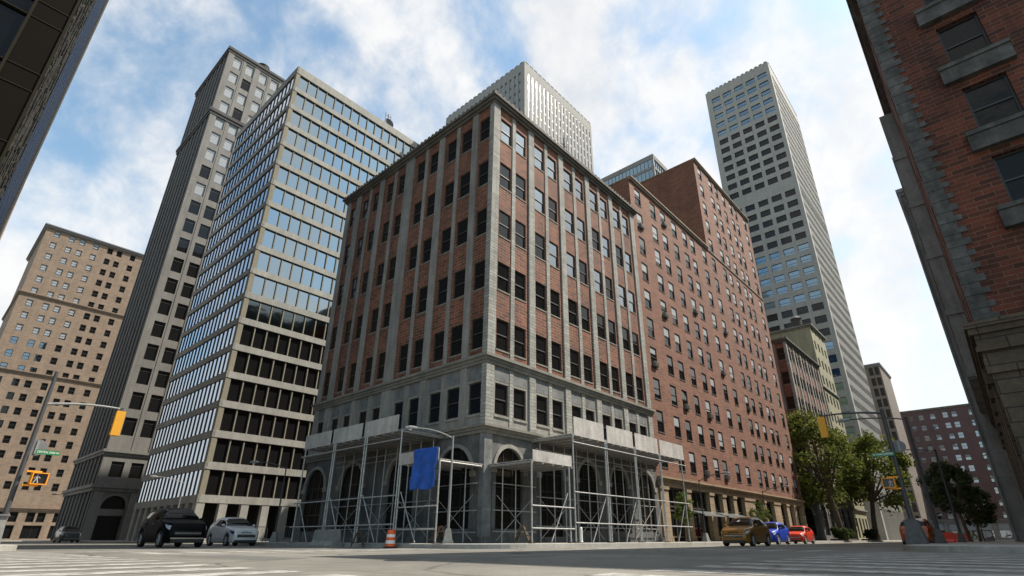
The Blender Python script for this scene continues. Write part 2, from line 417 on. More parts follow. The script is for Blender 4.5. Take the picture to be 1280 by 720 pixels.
def arch_wall(mb, F, u0, u1, v0, v1, arches, mat, rev=0.35, d=0.0):
    """wall between v0 and v1 with round headed openings (centre, half width, base, spring)"""
    arches = sorted(arches)
    cur = u0
    for (c, r, vb, sp) in arches:
        fquad(mb, F, cur, c - r, v0, v1, d, mat)
        if vb > v0 + 1e-3: fquad(mb, F, c - r, c + r, v0, vb, d, mat)
        n = 18; pts = []
        for k in range(n + 1):
            t = math.pi * (1 - k / n)
            pts.append((c + r * math.cos(t), sp + r * math.sin(t)))
        for k in range(n):
            (a, z0), (b, z1) = pts[k], pts[k + 1]
            mb.poly([F.p(a, z0, d), F.p(b, z1, d), F.p(b, v1, d), F.p(a, v1, d)], mat, F.n)
            q = [F.p(a, z0, d), F.p(b, z1, d), F.p(b, z1, d - rev), F.p(a, z0, d - rev)]
            mb.poly(q, mat, F.p(c, sp, d - rev / 2) - (q[0] + q[2]) / 2)
        for uu in (c - r, c + r):
            q = [F.p(uu, vb, d), F.p(uu, sp, d), F.p(uu, sp, d - rev), F.p(uu, vb, d - rev)]
            mb.poly(q, mat, F.p(c, sp, d - rev / 2) - (q[0] + q[2]) / 2)
        q = [F.p(c - r, vb, d), F.p(c + r, vb, d), F.p(c + r, vb, d - rev), F.p(c - r, vb, d - rev)]
        mb.poly(q, mat, (0, 0, 1))
        cur = c + r
    fquad(mb, F, cur, u1, v0, v1, d, mat)

def arch_ring(mb, F, c, r0, r1, sp, d0, d1, mat, n=18):
    for k in range(n):
        t0, t1 = math.pi * k / n, math.pi * (k + 1) / n
        def P(r, t, d): return F.p(c + r * math.cos(t), sp + r * math.sin(t), d)
        mb.poly([P(r0, t0, d1), P(r0, t1, d1), P(r1, t1, d1), P(r1, t0, d1)], mat, F.n)
        q = [P(r1, t0, d0), P(r1, t1, d0), P(r1, t1, d1), P(r1, t0, d1)]
        mb.poly(q, mat, (q[0] + q[2]) / 2 - F.p(c, sp, d0))
        q = [P(r0, t0, d0), P(r0, t1, d0), P(r0, t1, d1), P(r0, t0, d1)]
        mb.poly(q, mat, F.p(c, sp, d0) - (q[0] + q[2]) / 2)

# ------------------------------------------------------------------ windows
PITCH, YAW = math.atan((674 - 390.4) / 656.2), R(48.83)
_f = Vector((math.sin(YAW) * math.cos(PITCH), math.cos(YAW) * math.cos(PITCH), math.sin(PITCH)))
_r = Vector((math.cos(YAW), -math.sin(YAW), 0)); _u = _r.cross(_f)
CAM = Vector((0, 0, CAMZ))
def shows(p):
    v = Vector(p) - CAM; z = v.dot(_f)
    if z < 0.5: return False
    x = 656.2 + 656.2 * v.dot(_r) / z; y = 390.4 - 656.2 * v.dot(_u) / z
    return -10 < x < 1290 and -10 < y < 730
BLOCKS = []        # boxes of the big buildings, used to find what hides what
def hidden(p):
    d = Vector(p) - CAM
    for (x0, x1, y0, y1, z1) in BLOCKS:
        lo, hi = 0.0, 0.985
        ok = True
        for a, b0, b1 in ((0, x0, x1), (1, y0, y1), (2, -1, z1)):
            if abs(d[a]) < 1e-9:
                if not (b0 < CAM[a] < b1): ok = False; break
                continue
            t0, t1 = (b0 - CAM[a]) / d[a], (b1 - CAM[a]) / d[a]
            if t0 > t1: t0, t1 = t1, t0
            lo, hi = max(lo, t0), min(hi, t1)
        if ok and lo < hi - 1e-4: return True
    return False

def win_meshes(w, h, frame, pane, style='sash', blind_or_sheen=None, bfrac=0.45, t=0.07, name='window', sill=None):
    """returns frame mesh, pane mesh, blind mesh; centred on x, foot at z=0, outside towards -y, glass 5 cm in"""
    f = MB()
    f.box(-w / 2, -w / 2 + t, 0, 0.09, 0, h, frame); f.box(w / 2 - t, w / 2, 0, 0.09, 0, h, frame)
    f.box(-w / 2 + t, w / 2 - t, 0, 0.09, 0, t, frame); f.box(-w / 2 + t, w / 2 - t, 0, 0.09, h - t, h, frame)
    if style == 'sash': f.box(-w / 2 + t, w / 2 - t, 0.012, 0.085, h * 0.5 - t / 2, h * 0.5 + t / 2, frame)
    if style == 'cross':
        f.box(-w / 2 + t, w / 2 - t, 0.012, 0.085, h * 0.35 - t / 2, h * 0.35 + t / 2, frame)
    if style == 'twin':
        f.box(-t / 2, t / 2, 0.012, 0.085, t, h - t, frame)
    if style == 'topbar':
        f.box(-w / 2 + t, w / 2 - t, 0.012, 0.085, h * 0.78 - t / 2, h * 0.78 + t / 2, frame)
    if sill: f.box(-w / 2 - 0.03, w / 2 + 0.03, -sill[1], 0.0, -0.085, -0.002, sill[0])
    p = MB()
    if style == 'sash':
        p.poly([(-w / 2 + t, 0.07, t), (w / 2 - t, 0.07, t), (w / 2 - t, 0.07, h / 2), (-w / 2 + t, 0.07, h / 2)], pane, (0, -1, 0))
        p.poly([(-w / 2 + t, 0.04, h / 2), (w / 2 - t, 0.04, h / 2), (w / 2 - t, 0.04, h - t), (-w / 2 + t, 0.04, h - t)], pane, (0, -1, 0))
    else:
        p.poly([(-w / 2 + t, 0.05, t), (w / 2 - t, 0.05, t), (w / 2 - t, 0.05, h - t), (-w / 2 + t, 0.05, h - t)], pane, (0, -1, 0))
    bl = None
    if blind_or_sheen:
        b = MB(); z0 = h - t - (h - 2 * t) * bfrac
        b.poly([(-w / 2 + t, 0.034, z0), (w / 2 - t, 0.034, z0), (w / 2 - t, 0.034, h - t), (-w / 2 + t, 0.034, h - t)], blind_or_sheen, (0, -1, 0))
        bl = b
    return f, p, bl

class WinSet:
    """all windows of one building: the 100 that show largest become parts (> pane, blind), the rest one stuff part"""
    def __init__(s, root): s.root = root; s.items = []; s.cache = {}
    def add(s, F, u, v, w, h, depth, key, pane, frame, style='sash', blind_or_sheen=None, bfrac=0.45, t=0.07, sill=None):
        s.items.append((F, u, v, w, h, depth, (key, round(w, 3), round(h, 3), pane.name, blind_or_sheen.name if blind_or_sheen else '', round(bfrac, 2)), pane, frame, style, blind_or_sheen, bfrac, t, sill))
    def finish(s, limit=100, pane_name='pane'):
        sc = []
        for it in s.items:
            F, u, v, w, h = it[:5]
            p = F.p(u, v + h / 2, 0.0)
            d = p - CAM
            a = w * h * max(0.02, abs(d.normalized().dot(F.n))) / d.length_squared
            if d.dot(F.n) > 0: a *= 1e-4
            if not shows(p): a *= 1e-3
            if hidden(F.p(u, v + h * 0.7, 0.35)): a *= 1e-2
            sc.append(a)
        order = sorted(range(len(s.items)), key=lambda i: -sc[i])
        single = set(order[:limit])
        rest = MB()
        wl = WL[s.root.name]
        for i, it in enumerate(s.items):
            F, u, v, w, h, depth, key, pane, frame, style, blind_or_sheen, bf, t, sill = it
            if key not in s.cache:
                f, p, b = win_meshes(w, h, frame, pane, style, blind_or_sheen, bf, t, sill=sill)
                s.cache[key] = [f, p, b, None]
            f, p, b, ms = s.cache[key]
            loc = F.p(u, v, -depth)
            if i in single:
                if ms is None:
                    ms = (f.mesh('window'), p.mesh(pane_name), b.mesh('blind_or_sheen') if b else None); s.cache[key][3] = ms
                o = link(bpy.data.objects.new('window', ms[0])); o.parent = s.root
                o.location = loc - wl; o.rotation_euler = (0, 0, F.rz)
                q = link(bpy.data.objects.new(pane_name, ms[1])); q.parent = o
                q.rotation_euler = (random.uniform(-0.004, 0.004), 0, random.uniform(-0.004, 0.004))
                if ms[2]:
                    q = link(bpy.data.objects.new('blind_or_sheen', ms[2])); q.parent = o
            else:
                T = Matrix.Translation(loc) @ Matrix.Rotation(F.rz, 4, 'Z')
                for part in (f, p, b):
                    if part is None: continue
                    k = 0
                    for fi, face in enumerate(part.f):
                        pts = [T @ Vector(part.v[j]) for j in face]
                        rest.poly(pts, part.mats[part.m[fi]], uv=[part.uv[j] for j in face])
        if rest.f:
            o = rest.build('windows', s.root); o['kind'] = 'stuff'

def plain_box_sides(mb, x0, x1, y0, y1, z0, z1, mat, sides='NE', roof=None):
    if 'N' in sides: mb.poly([(x0, y1, z0), (x1, y1, z0), (x1, y1, z1), (x0, y1, z1)], mat, (0, 1, 0))
    if 'S' in sides: mb.poly([(x0, y0, z0), (x1, y0, z0), (x1, y0, z1), (x0, y0, z1)], mat, (0, -1, 0))
    if 'E' in sides: mb.poly([(x1, y0, z0), (x1, y1, z0), (x1, y1, z1), (x1, y0, z1)], mat, (1, 0, 0))
    if 'W' in sides: mb.poly([(x0, y0, z0), (x0, y1, z0), (x0, y1, z1), (x0, y0, z1)], mat, (-1, 0, 0))

def flat_roof(root, x0, x1, y0, y1, z, name='roof'):
    mb = MB(); mb.poly([(x0, y0, z), (x1, y0, z), (x1, y1, z), (x0, y1, z)], M['roof'], (0, 0, 1))
    return mb.build(name, root)

def ring_cornice(root, name, x0, x1, y0, y1, steps, mat):
    """moulded band all round a rectangular block: steps = [(z0, z1, projection)]"""
    mb = MB()
    for z0, z1, p in steps:
        mb.poly([(x0 - p, y0 - p, z0), (x1 + p, y0 - p, z0), (x1 + p, y0 - p, z1), (x0 - p, y0 - p, z1)], mat, (0, -1, 0))
        mb.poly([(x0 - p, y1 + p, z0), (x1 + p, y1 + p, z0), (x1 + p, y1 + p, z1), (x0 - p, y1 + p, z1)], mat, (0, 1, 0))
        mb.poly([(x0 - p, y0 - p, z0), (x0 - p, y1 + p, z0), (x0 - p, y1 + p, z1), (x0 - p, y0 - p, z1)], mat, (-1, 0, 0))
        mb.poly([(x1 + p, y0 - p, z0), (x1 + p, y1 + p, z0), (x1 + p, y1 + p, z1), (x1 + p, y0 - p, z1)], mat, (1, 0, 0))
        for z, n in ((z0, -1), (z1, 1)):
            a = (x0 - p, x1 + p, y0 - p, y1 + p)
            for q in ([(a[0], a[2]), (a[1], a[2]), (x1, y0), (x0, y0)], [(a[0], a[3]), (a[1], a[3]), (x1, y1), (x0, y1)],
                      [(a[0], a[2]), (a[0], a[3]), (x0, y1), (x0, y0)], [(a[1], a[2]), (a[1], a[3]), (x1, y1), (x1, y0)]):
                mb.poly([(x, y, z) for x, y in q], mat, (0, 0, n))
    return mb.build(name, root)

CLOUD, CLOUD_SEED, EXPO = 6.4, 31.1, 0.68
# ================================================================== BUILDINGS
BLOCKS += [(19.8, 38.0, 20.2, 38.4, 28.8), (38.2, 76.1, 20.2, 40, 33), (56.6, 76.1, 20.2, 40, 46.5), (20, 40.5, 59.5, 78.5, 60.5),
           (20, 36, 103, 121.5, 98), (84, 102.2, 20.3, 38, 28.7), (104.2, 114, 20.3, 38, 37), (129.3, 157, 20.3, 38, 126),
           (54.5, 75.5, 47.8, 69.3, 82), (27.3, 39, -40, -1, 29), (39, 110, -40, -1, 29)]

def corner_block(name, label, cat, X, Y, detail=True):
    """five storeys of brick with stone piers over a stone storey and an arched stone ground floor"""
    L = 18.55
    root = thing(name, label, cat, (X, Y, 0.2))
    S, W = Frm('S', Y), Frm('W', X)
    bayS = [X + 0.55 + 3.58 * k for k in range(5)]
    winS = [b + c for b in bayS for c in (0.68, 2.21)]
    winW = [Y + c for c in (0.86, 2.72, 4.3, 6.3, 7.85, 10.3, 11.88, 13.88, 15.45, 17.45)]
    ww, wh = 1.08, 1.92
    rows = [10.42 + 3.8 * k for k in range(5)]
    mb = MB()
    for F, cen, a in ((S, winS, X), (W, winW, Y)):
        holes = [(c - ww / 2, c + ww / 2, z, z + wh) for c in cen for z in rows]
        wall(mb, F, a, a + L, 9.9, 28.4, holes, M['brick_main'], 0.12)
    plain_box_sides(mb, X, X + L, Y, Y + L, 0.2, 28.8, M['brick_main'])
    mb.build('brick_wall', root)
    mb = MB()
    for F, cen, a in ((S, winS, X), (W, winW, Y)):
        holes = [(c - ww / 2, c + ww / 2, 6.65, 8.42) for c in cen]
        wall(mb, F, a, a + L, 5.9, 9.5, holes, M['stone'], 0.14)
        for c in cen:      # pitted panels over the windows
            fbox(mb, F, c - 0.62, c + 0.62, 8.56, 9.36, 0.0, 0.012, M['stone_panel'])
            fbox(mb, F, c - 0.62, c + 0.62, 6.5, 6.63, 0.0, 0.06, M['stone'])
    mb.build('stone_wall', root)
    # ground floor with round arches
    mb = MB()
    aS = [(X + 1.93 + 3.7 * k, 1.08, 0.25 if k == 1 else 0.85, 3.87) for k in range(5)]
    aW = [(Y + c, 1.32, 0.85, 3.65) for c in (2.25, 6.95, 12.3, 17.0)]
    arch_wall(mb, S, X, X + L, 0.2, 5.6, aS, M['stone_dark'], 0.2)
    arch_wall(mb, W, Y, Y + L, 0.2, 5.6, aW, M['stone_dark'], 0.2)
    mb.build('ground_floor_wall', root)
    for F, ar in ((S, aS), (W, aW)):
        for (c, r, vb, sp) in ar:
            m2 = MB(); arch_ring(m2, F, c, r + 0.002, r + 0.2, sp, 0, 0.08, M['stone'])
            fbox(m2, F, c - r - 0.34, c - r - 0.0, sp - 0.28, sp, 0, 0.13, M['stone']); fbox(m2, F, c + r + 0.0, c + r + 0.34, sp - 0.28, sp, 0, 0.13, M['stone'])
            fbox(m2, F, c - r - 0.26, c - r, vb, sp - 0.28, 0, 0.06, M['stone_dark']); fbox(m2, F, c + r, c + r + 0.26, vb, sp - 0.28, 0, 0.06, M['stone_dark'])
            m2.build('arch_surround', root)
            g = MB(); n = 18
            pts = [F.p(c - r, vb, -0.14), F.p(c + r, vb, -0.14)] + [F.p(c + r * math.cos(math.pi * k / n), sp + r * math.sin(math.pi * k / n), -0.14) for k in range(n + 1)]
            g.poly(pts, M['glass_warm'], F.n)
            gw = g.build('arched_window', root)
            b = MB()
            for uu in (c - r / 3, c + r / 3): fbox(b, F, uu - 0.025, uu + 0.025, vb, sp + r * 0.93, -0.138, -0.1, M['frame_black'])
            for vv in (vb + 0.02, 1.9, 2.9, sp): fbox(b, F, c - r + 0.01, c + r - 0.01, vv - 0.025, vv + 0.025, -0.137, -0.105, M['frame_black'])
            b.build('glazing_bar', gw)
    # piers
    mb = MB()
    for z0, z1, dd in ((9.95, 28.35, 0.10), (6.02, 9.42, 0.09)):
        pm = M['stone_block']
        for k in range(5):
            b = bayS[k]
            fbox(mb, S, b + 1.30, b + 1.64, z0, z1, 0, dd - 0.05, pm)
            if k < 4: fbox(mb, S, b + 3.0, b + 3.58, z0, z1, 0, dd, pm)
        fbox(mb, S, X + L - 0.62, X + L + 0.02, z0, z1, 0, dd, pm)
        for a, b2 in ((1.53, 2.06), (5.13, 5.75), (12.87, 13.43), (16.33, 17.0)): fbox(mb, W, Y + a, Y + b2, z0, z1, 0, dd, M['stone'])
        for a, b2 in ((3.44, 3.78), (7.06, 7.38), (11.08, 11.44), (14.74, 15.05)): fbox(mb, W, Y + a, Y + b2, z0, z1, 0, dd - 0.05, M['stone'])
        fbox(mb, W, Y + 8.8, Y + 9.8, z0, z1, 0, dd + 0.02, M['stone'])
        fbox(mb, W, Y + L - 0.5, Y + L + 0.02, z0, z1, 0, dd, M['stone'])
    mb.build('pier', root)
    mb = MB()
    for z0, z1, d in ((9.93, 28.35, 0.111), (6.0, 9.43, 0.101), (0.22, 5.58, 0.06)):   # corner pier turns the corner
        mb.box(X - d, X + 0.52, Y - d, Y + 0.3, z0, z1, M['stone_block'] if z0 > 1 else M['stone_panel'])
    mb.build('corner_pier', root)
    # mouldings
    mb = MB()
    mb_ = mb
    ring_cornice(root, 'base_cornice', X, X + L, Y, Y + L, [(5.55, 5.72, 0.12), (5.72, 5.86, 0.22), (5.86, 5.99, 0.34)], M['trim'])
    ring_cornice(root, 'belt_cornice', X, X + L, Y, Y + L, [(9.4, 9.58, 0.14), (9.58, 9.76, 0.2), (9.76, 9.93, 0.3)], M['trim'])
    ring_cornice(root, 'roof_cornice', X, X + L, Y, Y + L, [(28.35, 28.55, 0.16), (28.55, 28.75, 0.3), (28.75, 28.9, 0.45), (28.9, 29.0, 0.4)], M['cornice'])
    tl = MB()
    for F, u0 in ((S, X), (W, Y)):       # one continuous toothed ridge along each side
        prof = [(u0 - 0.42, 28.98)]
        for k in range(44): u = u0 - 0.4 + k * 0.44; prof += [(u, 29.0), (u + 0.05, 29.13), (u + 0.24, 29.13), (u + 0.29, 29.0)]
        prof += [(u0 + 18.95, 28.98)]
        for d, n in ((0.4, F.n), (0.1, -F.n)): tl.poly([F.p(u, z, d) for u, z in prof], M['cornice'], n)
        for (ua, za), (ub, zb) in zip(prof[:-1], prof[1:]): tl.poly([F.p(ua, za, 0.1), F.p(ub, zb, 0.1), F.p(ub, zb, 0.4), F.p(ua, za, 0.4)], M['cornice'], (0, 0, 1))
    tl.build('cresting', root)
    mb = MB(); fbox(mb, S, X, X + L, 0.2, 0.5, 0, 0.14, M['stone_dark']); fbox(mb, W, Y, Y + L, 0.2, 0.5, 0, 0.14, M['stone_dark'])
    # cut where the doorway is
    mb.build('plinth', root)
    flat_roof(root, X, X + L, Y, Y + L, 28.75)
    ws = WinSet(root)
    for F, cen in ((S, winS), (W, winW)):
        for i, c in enumerate(cen):
            for j, z in enumerate(rows):
                g = M['glass_sky_mirror'] if F is S and (j == 4 or (j >= 2 and i > 1 and (i * 7 + j * 3) % 5 > 1)) else M['glass'] if F is S else M['glass_warm']  # mirror, plain or dim panes by floor and face imitate sky reflections
                ws.add(F, c, z, ww, wh, 0.06, 'b' + F.side, g, M['frame'], 'sash', None, 0.4, 0.06, (M['trim'], 0.1))
            ws.add(F, c, 6.65, ww, 1.77, 0.08, 's', M['glass'], M['frame'], 'sash', None, 0.4, 0.06)
    ws.finish(100)
    return root

main_blk = corner_block('corner_office_building', 'red brick corner block with stone piers and arched base behind scaffolding', 'building', 19.62, 19.97)
corner_block('brick_office_building', 'smaller-looking pink brick block with white piers and arched grey base behind the roadside trees', 'building', 83.8, 20.0)

# rooftop aerial of the corner block
def aerial(name, label, loc, h, dish=False, group=None):
    t = thing(name, label, 'antenna', loc)
    m = MB()
    m.tube([(0, 0, 0), (0, 0, h)], 0.07, M['pole'], 6)
    for k in range(3):
        m.tube([(-0.5, 0, h * (0.5 + 0.2 * k)), (0.5, 0, h * (0.5 + 0.2 * k))], 0.035, M['pole'], 5)
        m.tube([(0.5 - 0.5 * k, 0, h * 0.45), (0.5 - 0.5 * k, 0, h * 1.05)], 0.05, M['pole'], 5)
    m.build('mast', t, local=True)
    if dish:
        d = MB(); d.lathe([(0.02, 0.0), (0.4, -0.08), (0.75, -0.32), (0.8, -0.4)], M['disc'], 16, (0, -0.2, h * 0.4), 'y')
        d.build('dish', t, local=True)
    return t
aerial('roof_aerial', 'small grey aerial on the roof of the brick corner block', (33.8, 24.4, 28.75), 8.6)
aerial('roof_aerial', 'grey aerial with a round dish on the roof of the cream office block', (35.2, 60.6, 60.9), 3.6, True)

# ---- long orange brick apartment building
def long_building():
    X0, X1, XU, Y = 38.2, 76.3, 56.6, 19.97
    root = thing('apartment_building', 'long orange brick apartment block with tan shopfront floor and a taller rear half', 'building', (X0, Y, 0.2))
    S = Frm('S', Y)
    cols = [39.7, 42.75, 44.95, 47.5, 50.1, 52.15, 55.4, 58.2, 61.7, 63.7, 66.3, 69.0, 70.9, 74.7]
    w, h = 1.12, 1.78
    rows = [5.6 + 2.76 * k for k in range(10)]; rowu = [5.6 + 2.76 * k for k in range(10, 15)]
    holes = [(c - w / 2, c + w / 2, z, z + h) for c in cols for z in rows]
    holesu = [(c - w / 2, c + w / 2, z, z + h) for c in cols if c > 57 for z in rowu]
    mb = MB()
    wall(mb, S, X0, X1, 4.8, 32.9, holes, M['brick_long'], 0.1)
    wall(mb, S, XU, X1, 32.9, 46.6, holesu, M['brick_long'], 0.1)
    plain_box_sides(mb, X0, X1, Y, 40, 0.2, 32.9, M['brick_long'], 'NEW')
    plain_box_sides(mb, XU, X1, Y, 40, 32.9, 46.6, M['brick_long'], 'NEW')
    mb.build('brick_wall', root)
    for x0, x1, z in ((X0, XU, 32.9), (XU, X1 + 0.05, 46.6)):
        mb = MB()
        fbox(mb, S, x0, x1, z - 0.25, z, 0.0, 0.16, M['trim']); fbox(mb, S, x0, x1, z, z + 0.14, -0.4, 0.28, M['lime_tan'], True)
        mb.build('coping', root)
        mb = MB(); mb.box(x0 - 0.05, x0 + 0.3, Y + 0.42, 40, z, z + 0.1, M['lime_tan']); mb.build('side_coping', root)
    mb = MB(); fbox(mb, S, XU + 0.003, X1, 32.75, 32.9, 0, 0.1, M['trim']); mb.build('belt', root)
    flat_roof(root, X0, XU, Y + 0.3, 40, 32.85); flat_roof(root, XU, X1, Y + 0.3, 40, 46.55)
    # ground floor of tan stone
    piers = [(38.4, 39.7), (42.9, 43.7), (47.4, 48.35), (50.3, 51.1), (52.85, 53.65), (55.8, 58.6), (61.2, 62.0), (64.6, 66.8), (69.0, 70.0), (71.8, 72.9), (74.8, 76.1)]
    mb = MB()
    for a, b in piers:
        fbox(mb, S, a, b, 0.2, 4.2, -0.5, 0.06, M['lime_tan'])
        fbox(mb, S, a - 0.06, b + 0.06, 3.92, 4.14, 0, 0.14, M['lime_tan']); fbox(mb, S, a - 0.05, b + 0.05, 0.2, 0.6, 0, 0.13, M['lime_tan'])
    fbox(mb, S, X0, X1, 4.18, 4.62, -0.5, 0.1, M['lime_tan']); fbox(mb, S, X0, X1, 4.62, 4.72, -0.1, 0.22, M['lime_tan']); fbox(mb, S, X0, X1, 4.72, 4.84, -0.1, 0.34, M['lime_tan'])
    mb.build('stone_base', root)
    for k in range(len(piers) - 1):
        a, b = piers[k][1], piers[k + 1][0]
        f = MB()
        for q in (0, 1, 2): 
            u = a + (b - a) * q / 2; fbox(f, S, max(a, u - 0.05), min(b, u + 0.05), 0.2, 4.2, -0.4, -0.3, M['frame'])
        for z in (0.55, 2.45, 2.75, 4.1): fbox(f, S, a, b, z - 0.06, z + 0.06, -0.41, -0.32, M['frame'])
        fo = f.build('shop_window', root)
        g = MB(); fquad(g, S, a, b, 0.2, 4.2, -0.42, M['glass']); g.build('pane', fo)
    for a, b in ((43.0, 47.0), (47.9, 50.5), (50.8, 53.3)):
        m = MB()
        m.poly([S.p(a, 2.55, 0.1), S.p(b, 2.55, 0.1), S.p(b, 2.2, 1.3), S.p(a, 2.2, 1.3)], M['canopy'])
        m.poly([S.p(a, 2.50, 0.1), S.p(b, 2.50, 0.1), S.p(b, 2.15, 1.3), S.p(a, 2.15, 1.3)], M['canopy'])
        fbox(m, S, a, b, 2.1, 2.24, 1.28, 1.34, M['pole_light'], True)
        m.build('awning', root)
    ws = WinSet(root)
    acs = []
    rnd = random.Random(5)
    for i, c in enumerate(cols):
        for j, z in enumerate(rows + (rowu if c > 57 else [])):
            bf = rnd.choice((0.46, 0.46, 0.46, 0.62, 0.3, 0.46, 0.8))
            bl = M['blind_or_sheen'] if rnd.random() < (0.75 if j > 4 else 0.45) else M['blind_or_sheen2']
            ws.add(S, c, z, w, h, 0.04, ('d' if bl is M['blind_or_sheen'] else 'l'), M['glass'], M['frame_black'], 'sash', bl, bf, 0.07, (M['brown_stone'], 0.08))
    ws.finish(100)
    for k, (i, j) in enumerate(((0, 3), (2, 2), (4, 2), (0, 8), (2, 9), (6, 4), (3, 0), (5, 0), (1, 5), (7, 6), (4, 6), (8, 3))):
        z = rows[j]; u = cols[i]
        t = thing('air_conditioner', 'grey box air conditioner hung under a window of the long orange brick block', 'air conditioner', S.p(u, z + 0.02, 0.04), 0, "air conditioners in the orange brick block's windows")
        m = MB(); m.box(-0.34, 0.34, -0.2, 0.04, 0.0, 0.42, M['ac']); m.build('casing', t, local=True)
        m = MB(); m.box(-0.3, 0.3, -0.212, -0.201, 0.05, 0.37, M['black_trim'])
        for q in range(5): m.box(-0.3, 0.3, -0.225, -0.213, 0.07 + q * 0.06, 0.095 + q * 0.06, M['ac'])
        m.build('grille', t, local=True)
    return root
long_building()

# ---- banded office blocks (cream and blue glass)
def banded(name, label, x0, y0, x1, y1, z1, band, mull, glS, glW, pitch, bh, zb0, mS, mW, first=3.65, cols=True, pw=0.1, frame_s=0.14):
    root = thing(name, label, 'building', (x0, y0, 0.2))
    S, W = Frm('S', y0), Frm('W', x0)
    nb = int((z1 - 1.2 - first) / pitch)
    mb = MB()
    zs = [first + pitch * k for k in range(nb + 1)]
    for k, z in enumerate(zs):
        zt = z + bh if k < nb else z1
        for F, a, b in ((S, x0, x1), (W, y0, y1)):
            fbox(mb, F, a - (0.0 if F is S else 0.10), b, z, zt, -0.2, 0.10 if F is S else 0.045, band, True)
    mb.build('spandrel_band', root)
    mb = MB()
    for F, a, b, st in ((S, x0, x1, mS), (W, y0, y1, mW)):
        n = int((b - a - 0.5) / st)
        fbox(mb, F, a, a + 0.5, zs[0], z1 - 0.3, -0.2, 0.05, mull)
        for k in range(n + 1):
            u = a + 0.5 + st * k
            if F is S: fbox(mb, F, u - 0.06, u + 0.06, zs[0], z1 - 0.3, -0.2, 0.0, mull)
            else: fbox(mb, F, u - 0.04, u + 0.04, zs[0], z1 - 0.3, -0.2, 0.01, M['frame'])
    mb.build('mullions', root)
    ws = WinSet(root)
    for F, a, b, st, gl in ((S, x0, x1, mS, glS), (W, y0, y1, mW, glW)):
        n = int((b - a - 0.5) / st)
        for j in range(nb):
            v0, v1 = zs[j] + bh, zs[j + 1]
            g = gl(j) if callable(gl) else gl
            for k in range(n):
                ws.add(F, a + 0.5 + st * (k + 0.5), v0, st - (0.12 if F is S else 0.09), v1 - v0, 0.12 if F is S else 0.025, F.side + g.name, g, M['frame'], 'none', None, 0.4, 0.045 if F is S else 0.02)
    ws.finish(100)
    # ground floor columns and dark glazing
    if cols:
        mb = MB()
        for F, a, b in ((S, x0, x1), (W, y0, y1)):
            n = int((b - a) / 2.1)
            for k in range(n + 1): fbox(mb, F, a + 2.1 * k, a + 2.1 * k + 0.75, 0.2, first, -0.6, 0.06, band)
            fbox(mb, F, a, b, 0.2, 0.45, -0.6, -0.2, band)
        mb.build('columns', root)
        g = MB(); fquad(g, S, x0, x1, 0.2, first, -0.55, M['glass']); fquad(g, W, y0, y1, 0.2, first, -0.55, M['glass']); g.build('ground_floor_glazing', root)
    else:
        g = MB(); fquad(g, S, x0, x1, 0.2, first, 0, band); fquad(g, W, y0, y1, 0.2, first, 0, band); g.build('lower_wall', root)
    mb = MB(); plain_box_sides(mb, x0 + 0.2, x1, y0 + 0.2, y1, 0.2, z1 - 0.1, band, 'NE'); mb.build('rear_wall', root)
    flat_roof(root, x0 + 0.1, x1, y0 + 0.1, y1, z1 - 0.4)
    return root
cream = banded('glass_office_building', 'cream banded office block with reflective windows left of the brick corner block', 19.6, 59.2, 41.0, 79.2, 61.05,
       M['cream'], M['cream_mull'], lambda j: M['glass_curtain'] if j > 6 else M['glass_mid2'] if j == 6 else M['glass'], M['glass_bright'], 3.12, 0.72, 0, 1.37, 1.2)  # mirror glass above, dark glass below, to imitate a reflected skyline
mb = MB(); mb.box(40.2, 43.0, 61, 66, 60.4, 62.4, M['cream']); mb.build('roof_room', cream)
banded('glass_tower', 'distant blue-grey glass tower whose top shows above the orange brick block', 118.5, 53.4, 127.6, 75, 105.4,
       M['gray_tower'], M['frame_grey'], M['glass_blue'], M['glass_blue'], 3.6, 0.9, 0, 1.25, 1.25, 3.0, False)

